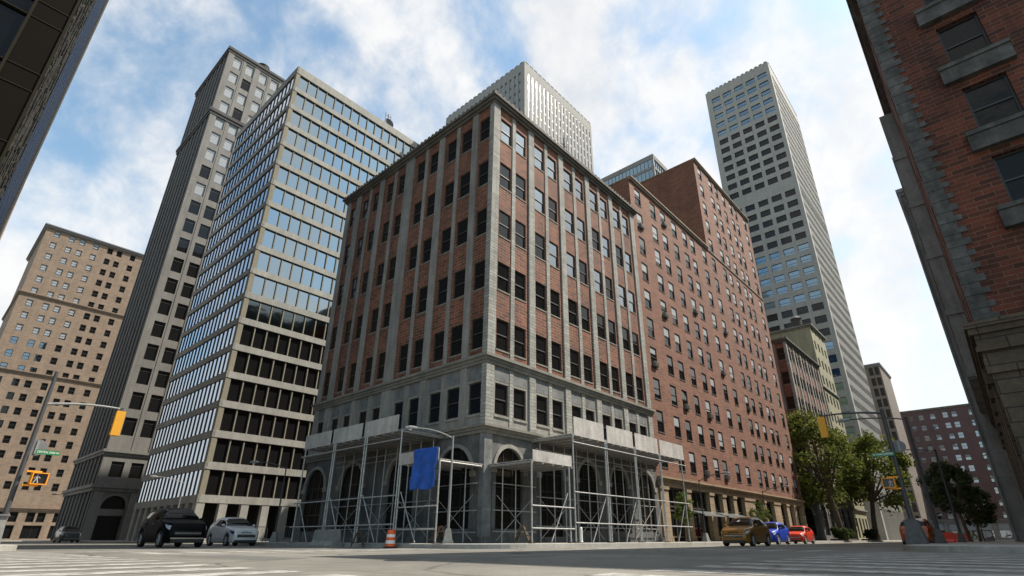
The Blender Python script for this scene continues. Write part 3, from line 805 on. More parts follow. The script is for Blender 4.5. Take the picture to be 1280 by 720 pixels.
# ---- dark masonry tower on the left
def masonry_tower():
    x0, y0, x1, y1, z1 = 19.6, 102.4, 36.2, 121.8, 98.7
    root = thing('masonry_tower', 'tall taupe-grey masonry tower with dark ribbed side left of the cream office block', 'building', (x0, y0, 0.2))
    S, W = Frm('S', y0), Frm('W', x0)
    cols = [21.65, 24.25, 27.2, 29.75, 32.7, 35.1]; w, h = 1.7, 2.8
    rows = [94.25 - 4.15 * k for k in range(20) if 94.25 - 4.15 * k > 13.3]
    rows = [z for z in rows if not (79.2 < z + 1 < 82.0)]
    holes = [(c - w / 2, c + w / 2, z, z + h) for c in cols for z in rows]
    holes += [(c - w / 2, c + w / 2, 9.1, 11.4) for c in cols]
    mb = MB()
    wall(mb, S, x0, x1, 8.0, z1, holes, M['gray_tower'], 0.2)
    plain_box_sides(mb, x0, x1, y0, y1, 0.2, z1, M['gray_tower'], 'NE')
    mb.build('wall', root)
    mb = MB()
    arch_wall(mb, S, x0, x1, 0.2, 8.0, [(22.6, 1.55, 0.2, 4.9), (28.5, 1.55, 0.2, 4.9), (33.8, 1.55, 0.2, 4.9)], M['gray_tower'], 0.8)
    for c in (22.6, 28.5, 33.8):
        arch_ring(mb, S, c, 1.552, 1.85, 4.9, 0, 0.15, M['gray_tower'])
        fbox(mb, S, c - 1.55, c + 1.55, 3.6, 4.55, -0.7, -0.2, M['gray_tower'], True)
        for s_ in (-1, 1): fbox(mb, S, c + s_ * 2.3 - 0.55, c + s_ * 2.3 + 0.55, 0.2, 6.9, 0, 0.4, M['gray_tower'])
    mb.build('entrance_arch', root)
    mb = MB()
    for c in (22.6, 28.5, 33.8): fquad(mb, S, c - 1.6, c + 1.6, 0.2, 6.6, -0.72, M['glass'])
    mb.build('entrance_glazing', root)
    # ribbed side: deep vertical slots between piers
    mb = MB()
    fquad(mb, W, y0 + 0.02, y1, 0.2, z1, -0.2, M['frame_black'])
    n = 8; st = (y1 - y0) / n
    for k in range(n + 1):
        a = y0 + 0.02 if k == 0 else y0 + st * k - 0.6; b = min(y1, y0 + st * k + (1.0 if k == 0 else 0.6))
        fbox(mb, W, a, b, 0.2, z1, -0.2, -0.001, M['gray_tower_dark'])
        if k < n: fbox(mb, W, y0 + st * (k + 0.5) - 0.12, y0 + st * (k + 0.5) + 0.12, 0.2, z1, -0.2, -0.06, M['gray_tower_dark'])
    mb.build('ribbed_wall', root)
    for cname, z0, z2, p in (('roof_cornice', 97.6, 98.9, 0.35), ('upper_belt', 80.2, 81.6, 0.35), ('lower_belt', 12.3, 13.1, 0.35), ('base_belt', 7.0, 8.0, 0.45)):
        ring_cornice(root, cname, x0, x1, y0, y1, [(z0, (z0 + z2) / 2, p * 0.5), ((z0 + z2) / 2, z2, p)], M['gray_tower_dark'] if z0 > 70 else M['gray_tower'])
    mb = MB()
    for a, b, d in ((19.62, 20.75, 0.08), (25.2, 26.25, 0.08), (30.7, 31.7, 0.08)): fbox(mb, S, a, b, 13.1, 97.6, 0, d, M['gray_tower'])
    for a in (22.95, 28.47, 33.9): fbox(mb, S, a - 0.16, a + 0.16, 13.1, 97.6, 0, 0.06, M['gray_tower'])
    mb.build('pier', root)
    flat_roof(root, x0, x1, y0, y1, z1 - 0.2)
    ws = WinSet(root); rnd = random.Random(3)
    for c in cols:
        for j, z in enumerate(rows):
            up = z > 58
            g = M['glass_mid'] if (up and rnd.random() < 0.75) else M['glass']
            ws.add(S, c, z, w, h, 0.14, 'g' + g.name, g, M['frame_black'], 'topbar', M['blind_or_sheen'] if g is M['glass_mid'] else None, 0.93)  # pale sheets imitate sky reflections in the upper windows
        ws.add(S, c, 9.1, w, 2.3, 0.14, 'low', M['glass'], M['frame_black'], 'topbar')
    ws.finish(100)
masonry_tower()
def water_tank(name, label, loc, r, h, mat):
    t = thing(name, label, 'water tank', loc)
    m = MB(); m.lathe([(0.001, 0.9), (r, 0.9), (r * 0.97, 0.9 + h)], mat, 20)
    for k in range(4): m.lathe([(r + 0.03, 1.0 + h * k / 4), (r + 0.05, 1.06 + h * k / 4), (r + 0.03, 1.12 + h * k / 4)], M['pole'], 20)
    m.build('barrel', t, local=True)
    m = MB(); m.lathe([(r + 0.12, 0.9 + h), (0.001, 0.9 + h * 1.4)], M['pole'], 20); m.lathe([(r + 0.12, 0.9 + h), (r * 0.9, 0.88 + h)], M['pole'], 20); m.build('conical_roof', t, local=True)
    m = MB()
    for k in range(6):
        a = k * math.pi / 3; m.tube([(r * 0.8 * math.cos(a), r * 0.8 * math.sin(a), 0), (r * 0.8 * math.cos(a), r * 0.8 * math.sin(a), 0.92)], 0.08, M['pole'], 6)
    m.build('legs', t, local=True)
water_tank('water_tank', 'dark round tank on the roof of the taupe-grey masonry tower', (27.3, 104.6, 98.5), 1.2, 1.6, M['wood_dark'])
water_tank('water_tank', 'wooden water tank on the roof of the pale yellow building', (106.6, 22.6, 37.2), 0.95, 1.9, M['wood_dark'])

# ---- tan brick apartment slab on the far left
def tan_slab():
    x0, y0, x1, y1, z1 = 6.1, 172, 36, 200, 76.2
    root = thing('apartment_tower', 'tan brick apartment tower with small sash windows at the far left', 'building', (x0, y0, 0.2))
    S, W = Frm('S', y0), Frm('W', x0)
    cols = [8.4, 11.55, 13.8, 16.85, 20.05, 22.2, 25.4, 28.5, 30.7, 33.9]; w, h = 1.25, 1.75
    rows = [73.6 - 3.3 * k for k in range(20)]
    holes = [(c - w / 2, c + w / 2, z, z + h) for c in cols for z in rows]
    mb = MB(); wall(mb, S, x0, x1, 7.4, z1, holes, M['brick_tan'], 0.22)
    wall(mb, W, y0, y1, 7.4, z1, [(u - w / 2, u + w / 2, z, z + h) for u in range(175, 199, 4) for z in rows], M['brick_tan'], 0.22)
    plain_box_sides(mb, x0, x1, y0, y1, 0.2, z1, M['brick_tan'], 'NE'); mb.build('brick_wall', root)
    for z in (56.7, 37.2): ring_cornice(root, 'belt', x0, x1, y0, y1, [(z, z + 0.35, 0.25), (z + 0.35, z + 0.6, 0.45)], M['brick_tan'])
    ring_cornice(root, 'roof_cornice', x0, x1, y0, y1, [(z1 - 0.5, z1, 0.4), (z1, z1 + 0.3, 0.7)], M['frame_grey'])
    ring_cornice(root, 'base_cornice', x0, x1, y0, y1, [(6.4, 6.9, 0.2), (6.9, 7.4, 0.45)], M['brick_tan'])
    mb = MB()
    hl = []
    for k in range(6):
        a = x0 + 1.2 + k * 4.9
        hl += [(a, a + 1.5, 4.0, 6.1), (a + 1.9, a + 3.4, 4.0, 6.1), (a, a + 3.4, 0.5, 3.3)]
    wall(mb, S, x0, x1, 0.2, 6.4, hl, M['brick_tan'], 0.3)
    wall(mb, W, y0, y1, 0.2, 6.4, [], M['brick_tan'], 0)
    mb.build('ground_floor_wall', root)
    ws = WinSet(root)
    for c in cols:
        for z in rows:
            up = z > 45 and c < 18
            g = M['glass_mid'] if (z > 37 and c < 15.5) or up else M['glass']
            ws.add(S, c, z, w, h, 0.14, 'w' + g.name, g, M['frame_black'], 'sash', M['blind_or_sheen'] if up else None, 0.85 if up else 0.4, 0.1)
    for a, b, c, d in hl: ws.add(S, (a + b) / 2, c, b - a, d - c, 0.24, 'g', M['glass'], M['frame_black'], 'twin' if d < 4 else 'sash')
    for u in range(175, 199, 4):
        for z in rows: ws.add(W, u, z, w, h, 0.14, 'side', M['glass'], M['frame_black'])
    ws.finish(100)
    flat_roof(root, x0, x1, y0, y1, z1 - 0.3)
tan_slab()

# ---- white tower, right
def white_tower():
    x0, y0, x1, y1, z1 = 129, 20, 158, 38.6, 126.9
    root = thing('white_tower', 'tall white concrete tower with wide punched windows right of the orange brick block', 'building', (x0, y0, 0.2))
    S, W = Frm('S', y0), Frm('W', x0)
    cols = [22.2, 25.55, 28.95, 32.4, 35.8]; w, h = 2.5, 1.8
    rows = [121.9 - 3.2 * k for k in range(12)] + [81.2 - 3.2 * k for k in range(25)]
    rows = [z for z in rows if z > 5]
    mb = MB(); wall(mb, W, y0 + 0.12, y1, 0.2, z1, [(c - w / 2, c + w / 2, z, z + h) for c in cols for z in rows], M['white_tower'], 0.28)
    plain_box_sides(mb, x0, x1, y0, y1, 0.2, z1, M['white_tower'], 'NE')
    fquad(mb, S, x0, x1, 0.2, z1, -0.12, M['white_tower'])
    mb.build('wall', root)
    mb = MB()
    n = 24; st = (x1 - x0 - 1.6) / n
    fbox(mb, S, x0, x0 + 1.6, 0.2, z1, -0.12, 0, M['white_tower']); fbox(mb, S, x0 + 1.6, x1, z1 - 3.6, z1, -0.12, -0.003, M['white_tower'])
    for k in range(1, n + 1): fbox(mb, S, x0 + 1.6 + st * k - 0.3, x0 + 1.6 + st * k, 0.2, z1 - 3.6, -0.12, 0, M['white_tower'])
    mb.build('fins', root)
    mb = MB()
    for z in rows: fbox(mb, S, x0 + 1.6, x1, z - 1.5, z, -0.12, -0.05, M['white_tower'])
    mb.build('spandrels', root)
    ws = WinSet(root)
    for c in cols:
        for z in rows:
            g = M['glass_blue'] if (z > 106.5 or 50 < z < 68 or z < 42) else M['glass']
            ws.add(W, c, z, w, h, 0.2, 'w' + g.name, g, M['frame_black'], 'cross')
    for k in range(n):
        for z in rows: ws.add(S, x0 + 1.6 + st * (k + 0.5) - 0.15, z, st - 0.32, 1.6, 0.06, 's', M['glass'], M['frame_black'], 'none')
    ws.finish(100)
    mb = MB()
    for k in range(14): mb.box(x0 - 0.1, x0 + 0.5, y0 + 0.3 + k * 1.3, y0 + 1.1 + k * 1.3, z1, z1 + 0.28, M['white_tower'])
    for k in range(20): mb.box(x0 + 0.8 + k * 1.4, x0 + 1.7 + k * 1.4, y0 - 0.1, y0 + 0.5, z1, z1 + 0.28, M['white_tower'])
    mb.build('parapet_cresting', root)
    flat_roof(root, x0, x1, y0, y1, z1 - 0.2)
white_tower()

# ---- pale striped tower behind the corner block
def striped_tower():
    x0, y0, x1, y1, z1 = 54.13, 47.44, 75.98, 69.71, 83.07
    root = thing('striped_tower', 'pale grey tower with thin vertical window strips rising behind the brick corner block', 'building', (x0, y0, 0.2))
    S, W = Frm('S', y0), Frm('W', x0)
    n = 18
    us = [(S, x0 + 1.27 + 1.16 * k) for k in range(n)] + [(W, y0 + 1.27 + 1.16 * k) for k in range(n)]
    mb = MB()
    wall(mb, S, x0, x1, 0.2, z1, [(u - 0.26, u + 0.26, 2, 80.95) for F, u in us if F is S], M['pale_tower'], 0.12)
    wall(mb, W, y0, y1, 0.2, z1, [(u - 0.26, u + 0.26, 2, 80.95) for F, u in us if F is W], M['pale_tower'], 0.12)
    plain_box_sides(mb, x0, x1, y0, y1, 0.2, z1, M['pale_tower'], 'NE'); mb.build('wall', root)
    mb = MB()
    for F, u in us:
        for k in range(37): fbox(mb, F, u - 0.259, u + 0.259, 80.95 - 2.16 * k - 0.46, 80.95 - 2.16 * k, -0.12, -0.05, M['frame_black'])
    mb.build('spandrels', root)
    ws = WinSet(root)
    for F, u in us:
        for k in range(36): ws.add(F, u, 80.95 - 2.16 * k - 2.15, 0.52, 1.68, 0.04, F.side, M['pale_pane'], M['frame_grey'], 'none', None, 0.4, 0.05)
    ws.finish(100)
    mb = MB()
    for k in range(17): mb.box(x0 + 0.4 + k * 1.27, x0 + 1.2 + k * 1.27, y0 - 0.05, y0 + 0.4, z1, z1 + 0.2, M['pale_tower']); mb.box(x0 - 0.05, x0 + 0.4, y0 + 0.4 + k * 1.27, y0 + 1.2 + k * 1.27, z1, z1 + 0.2, M['pale_tower'])
    mb.build('parapet_cresting', root)
    flat_roof(root, x0, x1, y0, y1, z1 - 0.2)
striped_tower()

# ---- pale yellow building beyond the second brick block
def simple_block(name, label, x0, y0, x1, y1, z1, mat, wins, base=None, cornice=None, glass=None, sides='NE', frame='frame_black', blind_or_sheen=None, depth=0.2, style='sash', zbase=None, chance=0.5, seed=1):
    """wins = [(side, [columns], [sill heights], w, h)]"""
    root = thing(name, label, 'building', (x0, y0, 0.2))
    FR = {'S': Frm('S', y0), 'W': Frm('W', x0), 'N': Frm('N', y1), 'E': Frm('E', x1)}
    mb = MB()
    zb = zbase or 0.2
    done = set()
    for sd in 'SWNE':
        hl = [(c - w / 2, c + w / 2, z, z + h) for s2, cs, zs, w, h in wins if s2 == sd for c in cs for z in zs]
        a, b = (x0, x1) if sd in 'SN' else (y0, y1)
        wall(mb, FR[sd], a, b, zb, z1, [q for q in hl if q[2] > zb - 0.01], M[mat], depth + 0.08 if hl else 0)
    mb.build('wall', root)
    if base:
        mb = MB()
        for sd in 'SWNE':
            a, b = (x0, x1) if sd in 'SN' else (y0, y1)
            hl = [(c - w / 2, c + w / 2, z, z + h) for s2, cs, zs, w, h in wins if s2 == sd for c in cs for z in zs if z < zb]
            wall(mb, FR[sd], a, b, 0.2, zb, hl, M[base], 0.3 if hl else 0)
        mb.build('ground_floor_wall', root)
    ws = WinSet(root); rnd = random.Random(seed)
    for sd, cs, zs, w, h in wins:
        for c in cs:
            for z in zs:
                bl = M[blind_or_sheen] if blind_or_sheen and rnd.random() < chance else None
                ws.add(FR[sd], c, z, w, h, depth, sd + str(bl is None), M[glass or 'glass'], M[frame], style, bl, 0.5, 0.08)
    if wins: ws.finish(100)
    if cornice:
        for z0, z2, p, cm in cornice: ring_cornice(root, 'cornice', x0, x1, y0, y1, [(z0, (z0 + z2) / 2, p * 0.5), ((z0 + z2) / 2, z2, p)], M[cm])
    flat_roof(root, x0, x1, y0, y1, z1 - 0.05)
    return root, FR
simple_block('yellow_building', 'pale yellow rendered building with a blank side wall behind the pink brick block', 103.9, 20, 114.3, 40, 37.3, 'yellow_wall',
             [('S', [105.3, 107.7, 110.1, 112.5], [6 + 3.35 * k for k in range(10)], 1.1, 1.7), ('S', [105.5, 108.0, 110.5, 112.9], [0.6], 1.3, 3.0)],
             cornice=[(37.0, 37.5, 0.4, 'trim'), (15.2, 15.6, 0.3, 'trim'), (4.6, 5.0, 0.3, 'trim'), (25.1, 25.4, 0.25, 'trim')])
simple_block('beige_tower', 'narrow beige tower with a dark window slot beyond the white tower', 189, 20, 209, 34, 50.3, 'brick_brown',
             [('W', [20.9, 22.4, 25, 27.5, 30], [4 + 3.3 * k for k in range(14)], 1.1, 2.4)], cornice=[(49.6, 50.5, 0.4, 'frame_grey')], depth=0.4)
pr, _ = simple_block('maroon_building', 'maroon brick apartment block closing the end of the right-hand street', 225, -42, 245, 40, 41.4, 'brick_purple',
             [('W', [22.8, 18.7, 16.0, 12.8, 9.3, 6.9, 2.4, -1.5, -5, -9, 26, 30, 34], [37.8 - 3.5 * k for k in range(10) if 37.8 - 3.5 * k > 5.5], 1.5, 1.9),
              ('W', [24, 20, 16, 12, 8, 3.8, -1], [0.7], 2.9, 4.3)], base='stone', blind_or_sheen='blind_or_sheen', chance=0.55, zbase=5.7,
             cornice=[(40.9, 41.5, 0.35, 'trim'), (5.5, 6.1, 0.35, 'stone')], glass='glass_mid', style='sash')

# ---- near right corner building: big red bricks, stone quoins and ledges
def right_corner():
    x0, x1, y1, y0, z1 = 27.0, 51.9, -0.8, -40.0, 29.6
    root = thing('corner_apartment_building', 'dark red brick building with stone quoins and heavy window ledges at the right edge', 'building', (x0, y1, 0.2))
    W, Nn = Frm('W', x0), Frm('N', y1)
    yc = [-4.0 - 4.6 * k for k in range(8)]; rows = [9.2 + 3.9 * k for k in range(5)]
    w, h = 1.55, 2.5
    nc = [29.6, 33.2, 36.8]
    mb = MB()
    wall(mb, W, y0, y1, 8.4, z1, [(c - w / 2, c + w / 2, z, z + h) for c in yc for z in rows], M['brick_right'], 0.3)
    wall(mb, Nn, x0, x1, 8.4, z1, [(c - 0.6, c + 0.6, z, z + h) for c in nc for z in rows], M['brick_right'], 0.3)
    plain_box_sides(mb, x0, x1, y0, y1, 0.2, z1, M['brick_right'], 'SE')
    mb.build('brick_wall', root)
    mb = MB()
    k = 0; z = 8.42
    while z < z1 - 0.4:
        L_ = 0.8 if k % 2 == 0 else 0.56
        hh = 0.27 if k % 3 else 0.33
        fbox(mb, W, y1 - L_, y1 + 0.03, z + 0.012, z + hh, 0, 0.05 if k % 2 == 0 else 0.035, M['stone_ledge'])
        fbox(mb, Nn, x0 - 0.032, x0 + (0.3 if k % 2 else 0.45), z + 0.012, z + hh, 0, 0.028, M['stone_ledge'])
        z += hh; k += 1
    mb.build('quoins', root)
    for c in yc:
        for z in rows:
            mb = MB()
            fbox(mb, W, c - 1.28, c + 1.28, z - 1.0, z - 0.22, 0, 0.3, M['stone_ledge'], True); fbox(mb, W, c - 1.3, c + 1.3, z - 0.22, z - 0.02, 0, 0.38, M['stone_ledge'], True)
            mb.build('window_ledge', root)
    mb = MB(); fbox(mb, Nn, 39.2, 51.5, 8.9, 28.6, 0, 0.8, M['stone_light'], True)
    for k in range(5): fbox(mb, Nn, 39.1, 51.6, 9.0 + 3.9 * k, 9.3 + 3.9 * k, 0, 0.86, M['stone_light'], True)
    mb.build('stone_bay', root)
    ring_cornice(root, 'base_cornice', x0, x1, y0, y1, [(6.9, 7.2, 0.16), (7.2, 7.4, 0.3), (7.4, 7.9, 0.22), (7.9, 8.15, 0.36), (8.15, 8.4, 0.46)], M['brown_stone'])
    ring_cornice(root, 'roof_cornice', x0, x1, y0, y1, [(z1 - 0.5, z1, 0.25), (z1, z1 + 0.4, 0.45)], M['stone_dark'])
    mb = MB()
    arch_wall(mb, W, y0, y1, 0.2, 6.9, [(c, 1.2, 0.9, 4.2) for c in sorted(yc)], M['brown_stone'], 0.5)
    fquad(mb, Nn, x0, x1, 0.2, 6.9, 0, M['brown_stone'])
    for u in (y1 - 1.5, ): fbox(mb, W, u, y1 + 0.1, 0.2, 6.3, 0, 0.12, M['brown_stone']); fbox(mb, W, u - 0.15, y1 + 0.2, 6.3, 6.9, 0, 0.26, M['brown_stone'])
    for c in (28.2, 31.4, 35, 38.6, 42.2, 45.8, 49.2): fbox(mb, Nn, c - 0.5, c + 0.5, 0.2, 6.4, 0, 0.2, M['brown_stone']); fbox(mb, Nn, c - 0.62, c + 0.62, 6.1, 6.7, 0, 0.32, M['brown_stone'])
    mb.build('ground_floor_wall', root)
    mb = MB()
    for c in yc: fquad(mb, W, c - 1.25, c + 1.25, 0.85, 5.5, -0.45, M['glass'])
    mb.build('ground_floor_glazing', root)
    ws = WinSet(root)
    for c in yc:
        for z in rows: ws.add(W, c, z, w, h, 0.2, 'w', M['glass_warm'], M['frame_black'], 'sash', None, 0.4, 0.09)
    for c in nc:
        for z in rows: ws.add(Nn, c, z, 1.2, h, 0.2, 'n', M['glass'], M['frame'], 'sash')
    ws.finish(100)
    flat_roof(root, x0, x1, y0, y1, z1 + 0.3)
right_corner()
tr_, fr_ = simple_block('grey_row_building', 'light grey stone terrace running down the shaded side of the right-hand street', 52.2, -40, 112, 0.4, 29.5, 'stone_light',
             [('N', [54 + 3.4 * k for k in range(17)], [6.5 + 3.5 * k for k in range(6)], 1.2, 1.9)], cornice=[(28.9, 29.6, 0.22, 'stone_light')])
mb = MB()
for k in range(18): fbox(mb, fr_['N'], 52.3 + 3.4 * k - 0.3, 52.3 + 3.4 * k + 0.3, 0.2, 28.9, 0, 0.14, M['stone_light'])
mb.build('pilasters', tr_)
simple_block('beige_row_building', 'plain beige block beyond the light grey terrace on the right-hand street', 114, -40, 200, 0.3, 30.2, 'brick_brown',
             [('N', [116 + 3.6 * k for k in range(22)], [6.5 + 3.5 * k for k in range(6)], 1.2, 1.9)])

# ---- dark building at the upper left: brown metal panels, granite corner strip
def left_dark():
    x0, x1, y0, y1, z1 = -26.0, -0.66, 28.0, 73.0, 78.0
    root = thing('dark_panel_building', 'dark building with brown metal panels and a rough granite corner strip at the upper left', 'building', (x1, y0, 0.2))
    S, E = Frm('S', y0), Frm('E', x1)
    zs = [0.2 + 3.8 * k for k in range(21)]
    mb = MB()
    # bays of 2.5 m from the granite strip leftwards: panel column, then dark window column
    edges = [-1.15]
    while edges[-1] > x0 + 2.6: edges.append(edges[-1] - (1.25 if len(edges) % 2 == 1 else 2.2))
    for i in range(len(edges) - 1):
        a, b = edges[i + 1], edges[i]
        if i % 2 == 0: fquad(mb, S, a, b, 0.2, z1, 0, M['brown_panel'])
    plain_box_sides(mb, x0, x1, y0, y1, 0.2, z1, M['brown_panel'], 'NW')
    mb.build('panel_wall', root)
    mb = MB()
    for i in range(len(edges) - 1):
        a, b = edges[i + 1], edges[i]
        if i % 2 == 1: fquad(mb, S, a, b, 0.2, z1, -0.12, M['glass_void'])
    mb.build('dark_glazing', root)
    mb = MB()
    for u in edges: fbox(mb, S, u - 0.05, u + 0.05, 0.2, z1, 0, 0.05, M['brown_frame'])
    for i in range(len(edges) - 1):
        a, b = edges[i + 1] + 0.05, edges[i] - 0.05
        for z in zs:
            for q in (0.0, 1.0): fbox(mb, S, a, b, z - 0.6 + q - 0.025, z - 0.6 + q + 0.025, -0.12, 0.03, M['brown_frame'])
    mb.build('frame_rails', root)
    mb = MB()
    fbox(mb, S, -1.1, x1, 0.2, z1, -0.3, 0.0, M['granite'])
    rnd = random.Random(9)
    for q in range(15):
        u = -1.095 + q * 0.029; z = rnd.uniform(0.3, 1.0)
        while z < 52:
            hh = rnd.uniform(0.25, 1.3)
            if rnd.random() < 0.62: fbox(mb, S, u, u + 0.026, z, z + hh, 0, rnd.uniform(0.01, 0.06), M['granite'])
            z += hh + rnd.uniform(0.0, 0.3)
    mb.build('granite_strip', root)
    mb = MB()
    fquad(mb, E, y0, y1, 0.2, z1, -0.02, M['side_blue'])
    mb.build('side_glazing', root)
    mb = MB()
    y = y0 + 0.3; k = 0
    fbox(mb, E, y1 - 14, y1, 0.2, z1, -0.02, 0.10, M['granite'])
    for z in zs: fbox(mb, E, y0 + 0.3, y1 - 14, z - 0.07, z + 0.07, -0.02, -0.012, M['frame_black'])
    fbox(mb, E, y0, y0 + 0.3, 0.2, z1, -0.02, 0.0, M['granite'])
    mb.build('side_frames', root)
    flat_roof(root, x0, x1, y0, y1, z1)
left_dark()
simple_block('far_left_building', 'sliver of a plain beige building behind the dark panelled building at the left edge', -22, 82, -0.62, 112, 41, 'brick_tan', [])

# ---- unseen towers added behind the camera to darken the windows' reflections
for x0, y0, x1, y1, z1, lb in ((60, -95, 95, -62, 74, 'unseen grey tower added behind the viewer to darken office window reflections'),
                               (100, -110, 150, -66, 92, 'unseen broad tower added behind the viewer to darken office window reflections'),
                               (155, -120, 190, -70, 80, 'unseen far tower added behind the viewer to darken office window reflections')):
    simple_block('reflection_blocker_tower', lb, x0, y0, x1, y1, z1, 'gray_tower_dark', [])
#PART3
# ================================================================== GROUND
def struct(o, kind='structure'): o['kind'] = kind; return o
mb = MB(); mb.poly([(-1500, -1500, 0), (1500, -1500, 0), (1500, 1500, 0), (-1500, 1500, 0)], M['asphalt'], (0, 0, 1)); struct(mb.build('road'))

def pavement(x0, x1, y0, y1, rs, h=0.2):
    """raised pavement with rounded corners; rs = radii of (x0y0, x1y0, x1y1, x0y1)"""
    pts = []
    for (cx, cy, sx, sy, a0), r in zip(((x0, y0, 1, 1, 180), (x1, y0, -1, 1, 270), (x1, y1, -1, -1, 0), (x0, y1, 1, -1, 90)), rs):
        n = 12 if r > 0.05 else 0
        for k in range(n + 1):
            a = R(a0 + 90 * k / max(n, 1)); pts.append((cx + sx * r + r * math.cos(a), cy + sy * r + r * math.sin(a)))
    mb = MB(); n = len(pts)
    cx = sum(p[0] for p in pts) / n; cy = sum(p[1] for p in pts) / n
    inn = []
    for i in range(n):
        a, b, c = Vector(pts[i - 1]), Vector(pts[i]), Vector(pts[(i + 1) % n])
        t = (c - a).normalized(); nn = Vector((-t.y, t.x))
        inn.append(b + nn * 0.22)
    mb.poly([(p.x, p.y, h) for p in inn], M['walk'], (0, 0, 1))
    for i in range(n):
        j = (i + 1) % n
        a, b = pts[i], pts[j]
        mb.poly([(a[0], a[1], h - 0.02), (b[0], b[1], h - 0.02), (inn[j].x, inn[j].y, h + 0.002), (inn[i].x, inn[i].y, h + 0.002)], M['kerb'], (0, 0, 1))
        mb.poly([(a[0], a[1], -0.02), (b[0], b[1], -0.02), (b[0], b[1], h - 0.02), (a[0], a[1], h - 0.02)], M['kerb'], ((a[0] + b[0]) / 2 - cx, (a[1] + b[1]) / 2 - cy, 0))
    return struct(mb.build('pavement'))
pavement(16.4, 79, 16.6, 42, (3.0, 1.5, 1, 2.5))
pavement(81.4, 217, 16.6, 46, (1.5, 2, 1, 1))
pavement(16.4, 130, 55.8, 86, (2.5, 1, 1, 2))
pavement(16.4, 70, 98.8, 126, (2.5, 1, 1, 2))
pavement(-60, 80, 168, 215, (1, 1, 1, 1))
pavement(22.1, 217, -62, 3.5, (1, 1, 1, 3.4))
pavement(221, 260, -60, 60, (1, 1, 1, 1))
pavement(-50, 3.6, 25.0, 150, (1, 3.0, 1, 1))
pavement(-50, -1.6, -50, -1.6, (1, 1, 2, 1))

def stripes(rects, name='crosswalk'):
    mb = MB()
    for x0, x1, y0, y1 in rects: mb.poly([(x0, y0, 0.004), (x1, y0, 0.004), (x1, y1, 0.004), (x0, y1, 0.004)], M['paint'], (0, 0, 1))
    return struct(mb.build(name))
stripes([(-0.9, 3.72, 5.6 + 1.33 * k, 6.22 + 1.33 * k) for k in range(14)])
stripes([(5.45 + 1.36 * k, 6.07 + 1.36 * k, -0.9, 3.88) for k in range(12)])
stripes([(5.2 + 1.36 * k, 5.85 + 1.36 * k, 17.6, 20.8) for k in range(8)])
stripes([(20.6, 23.8, 5.4 + 1.36 * k, 6.0 + 1.36 * k) for k in range(8)])
stripes([(4.6, 9.8, 22.4, 22.9), (10.4, 10.55, 24, 52), (9.95, 10.1, 24, 52), (25.6, 26.1, 10.4, 16.0)] + [(6.9, 7.03, 26 + 6 * k, 29 + 6 * k) for k in range(10)] +
        [(28 + 6 * k, 31 + 6 * k, 6.9, 7.03) for k in range(20)] + [(28, 200, 10.0, 10.14), (28, 200, 10.3, 10.44)], 'road_markings')
# patched asphalt and covers
def m_patch():
    m, nt, b = newmat('patched_asphalt')
    f = obj_noise(nt, 40, 4, 0.7)
    r = ramp(nt, f, (0.075, 0.074, 0.07), (0.125, 0.122, 0.112), 0.3, 0.7)
    nt.links.new(r.outputs[0], b.inputs['Base Color']); b.inputs['Roughness'].default_value = 0.9
    return m
pm = m_patch()
mb = MB()
for x0, x1, y0, y1 in ((8.5, 11.2, 8.6, 9.3), (5.2, 6.3, 11.6, 15.6), (13.2, 18.0, 6.0, 6.7), (11.2, 12.0, 21.2, 30)):
    mb.poly([(x0, y0, 0.002), (x1, y0, 0.002), (x1, y1, 0.002), (x0, y1, 0.002)], pm, (0, 0, 1))
struct(mb.build('road_patches'))
for (x, y) in ((6.9, 9.2), (12.6, 11.2)):
    mb = MB(); mb.lathe([(0.001, 0.008), (0.33, 0.008), (0.36, 0.0)], M['frame_black'], 20, (x, y, 0)); o = mb.build('manhole_cover')
    tag(o, 'round iron manhole cover in the crossing nearer the viewer' if x < 8 else 'round iron manhole cover in the shaded part of the crossing', 'manhole cover')

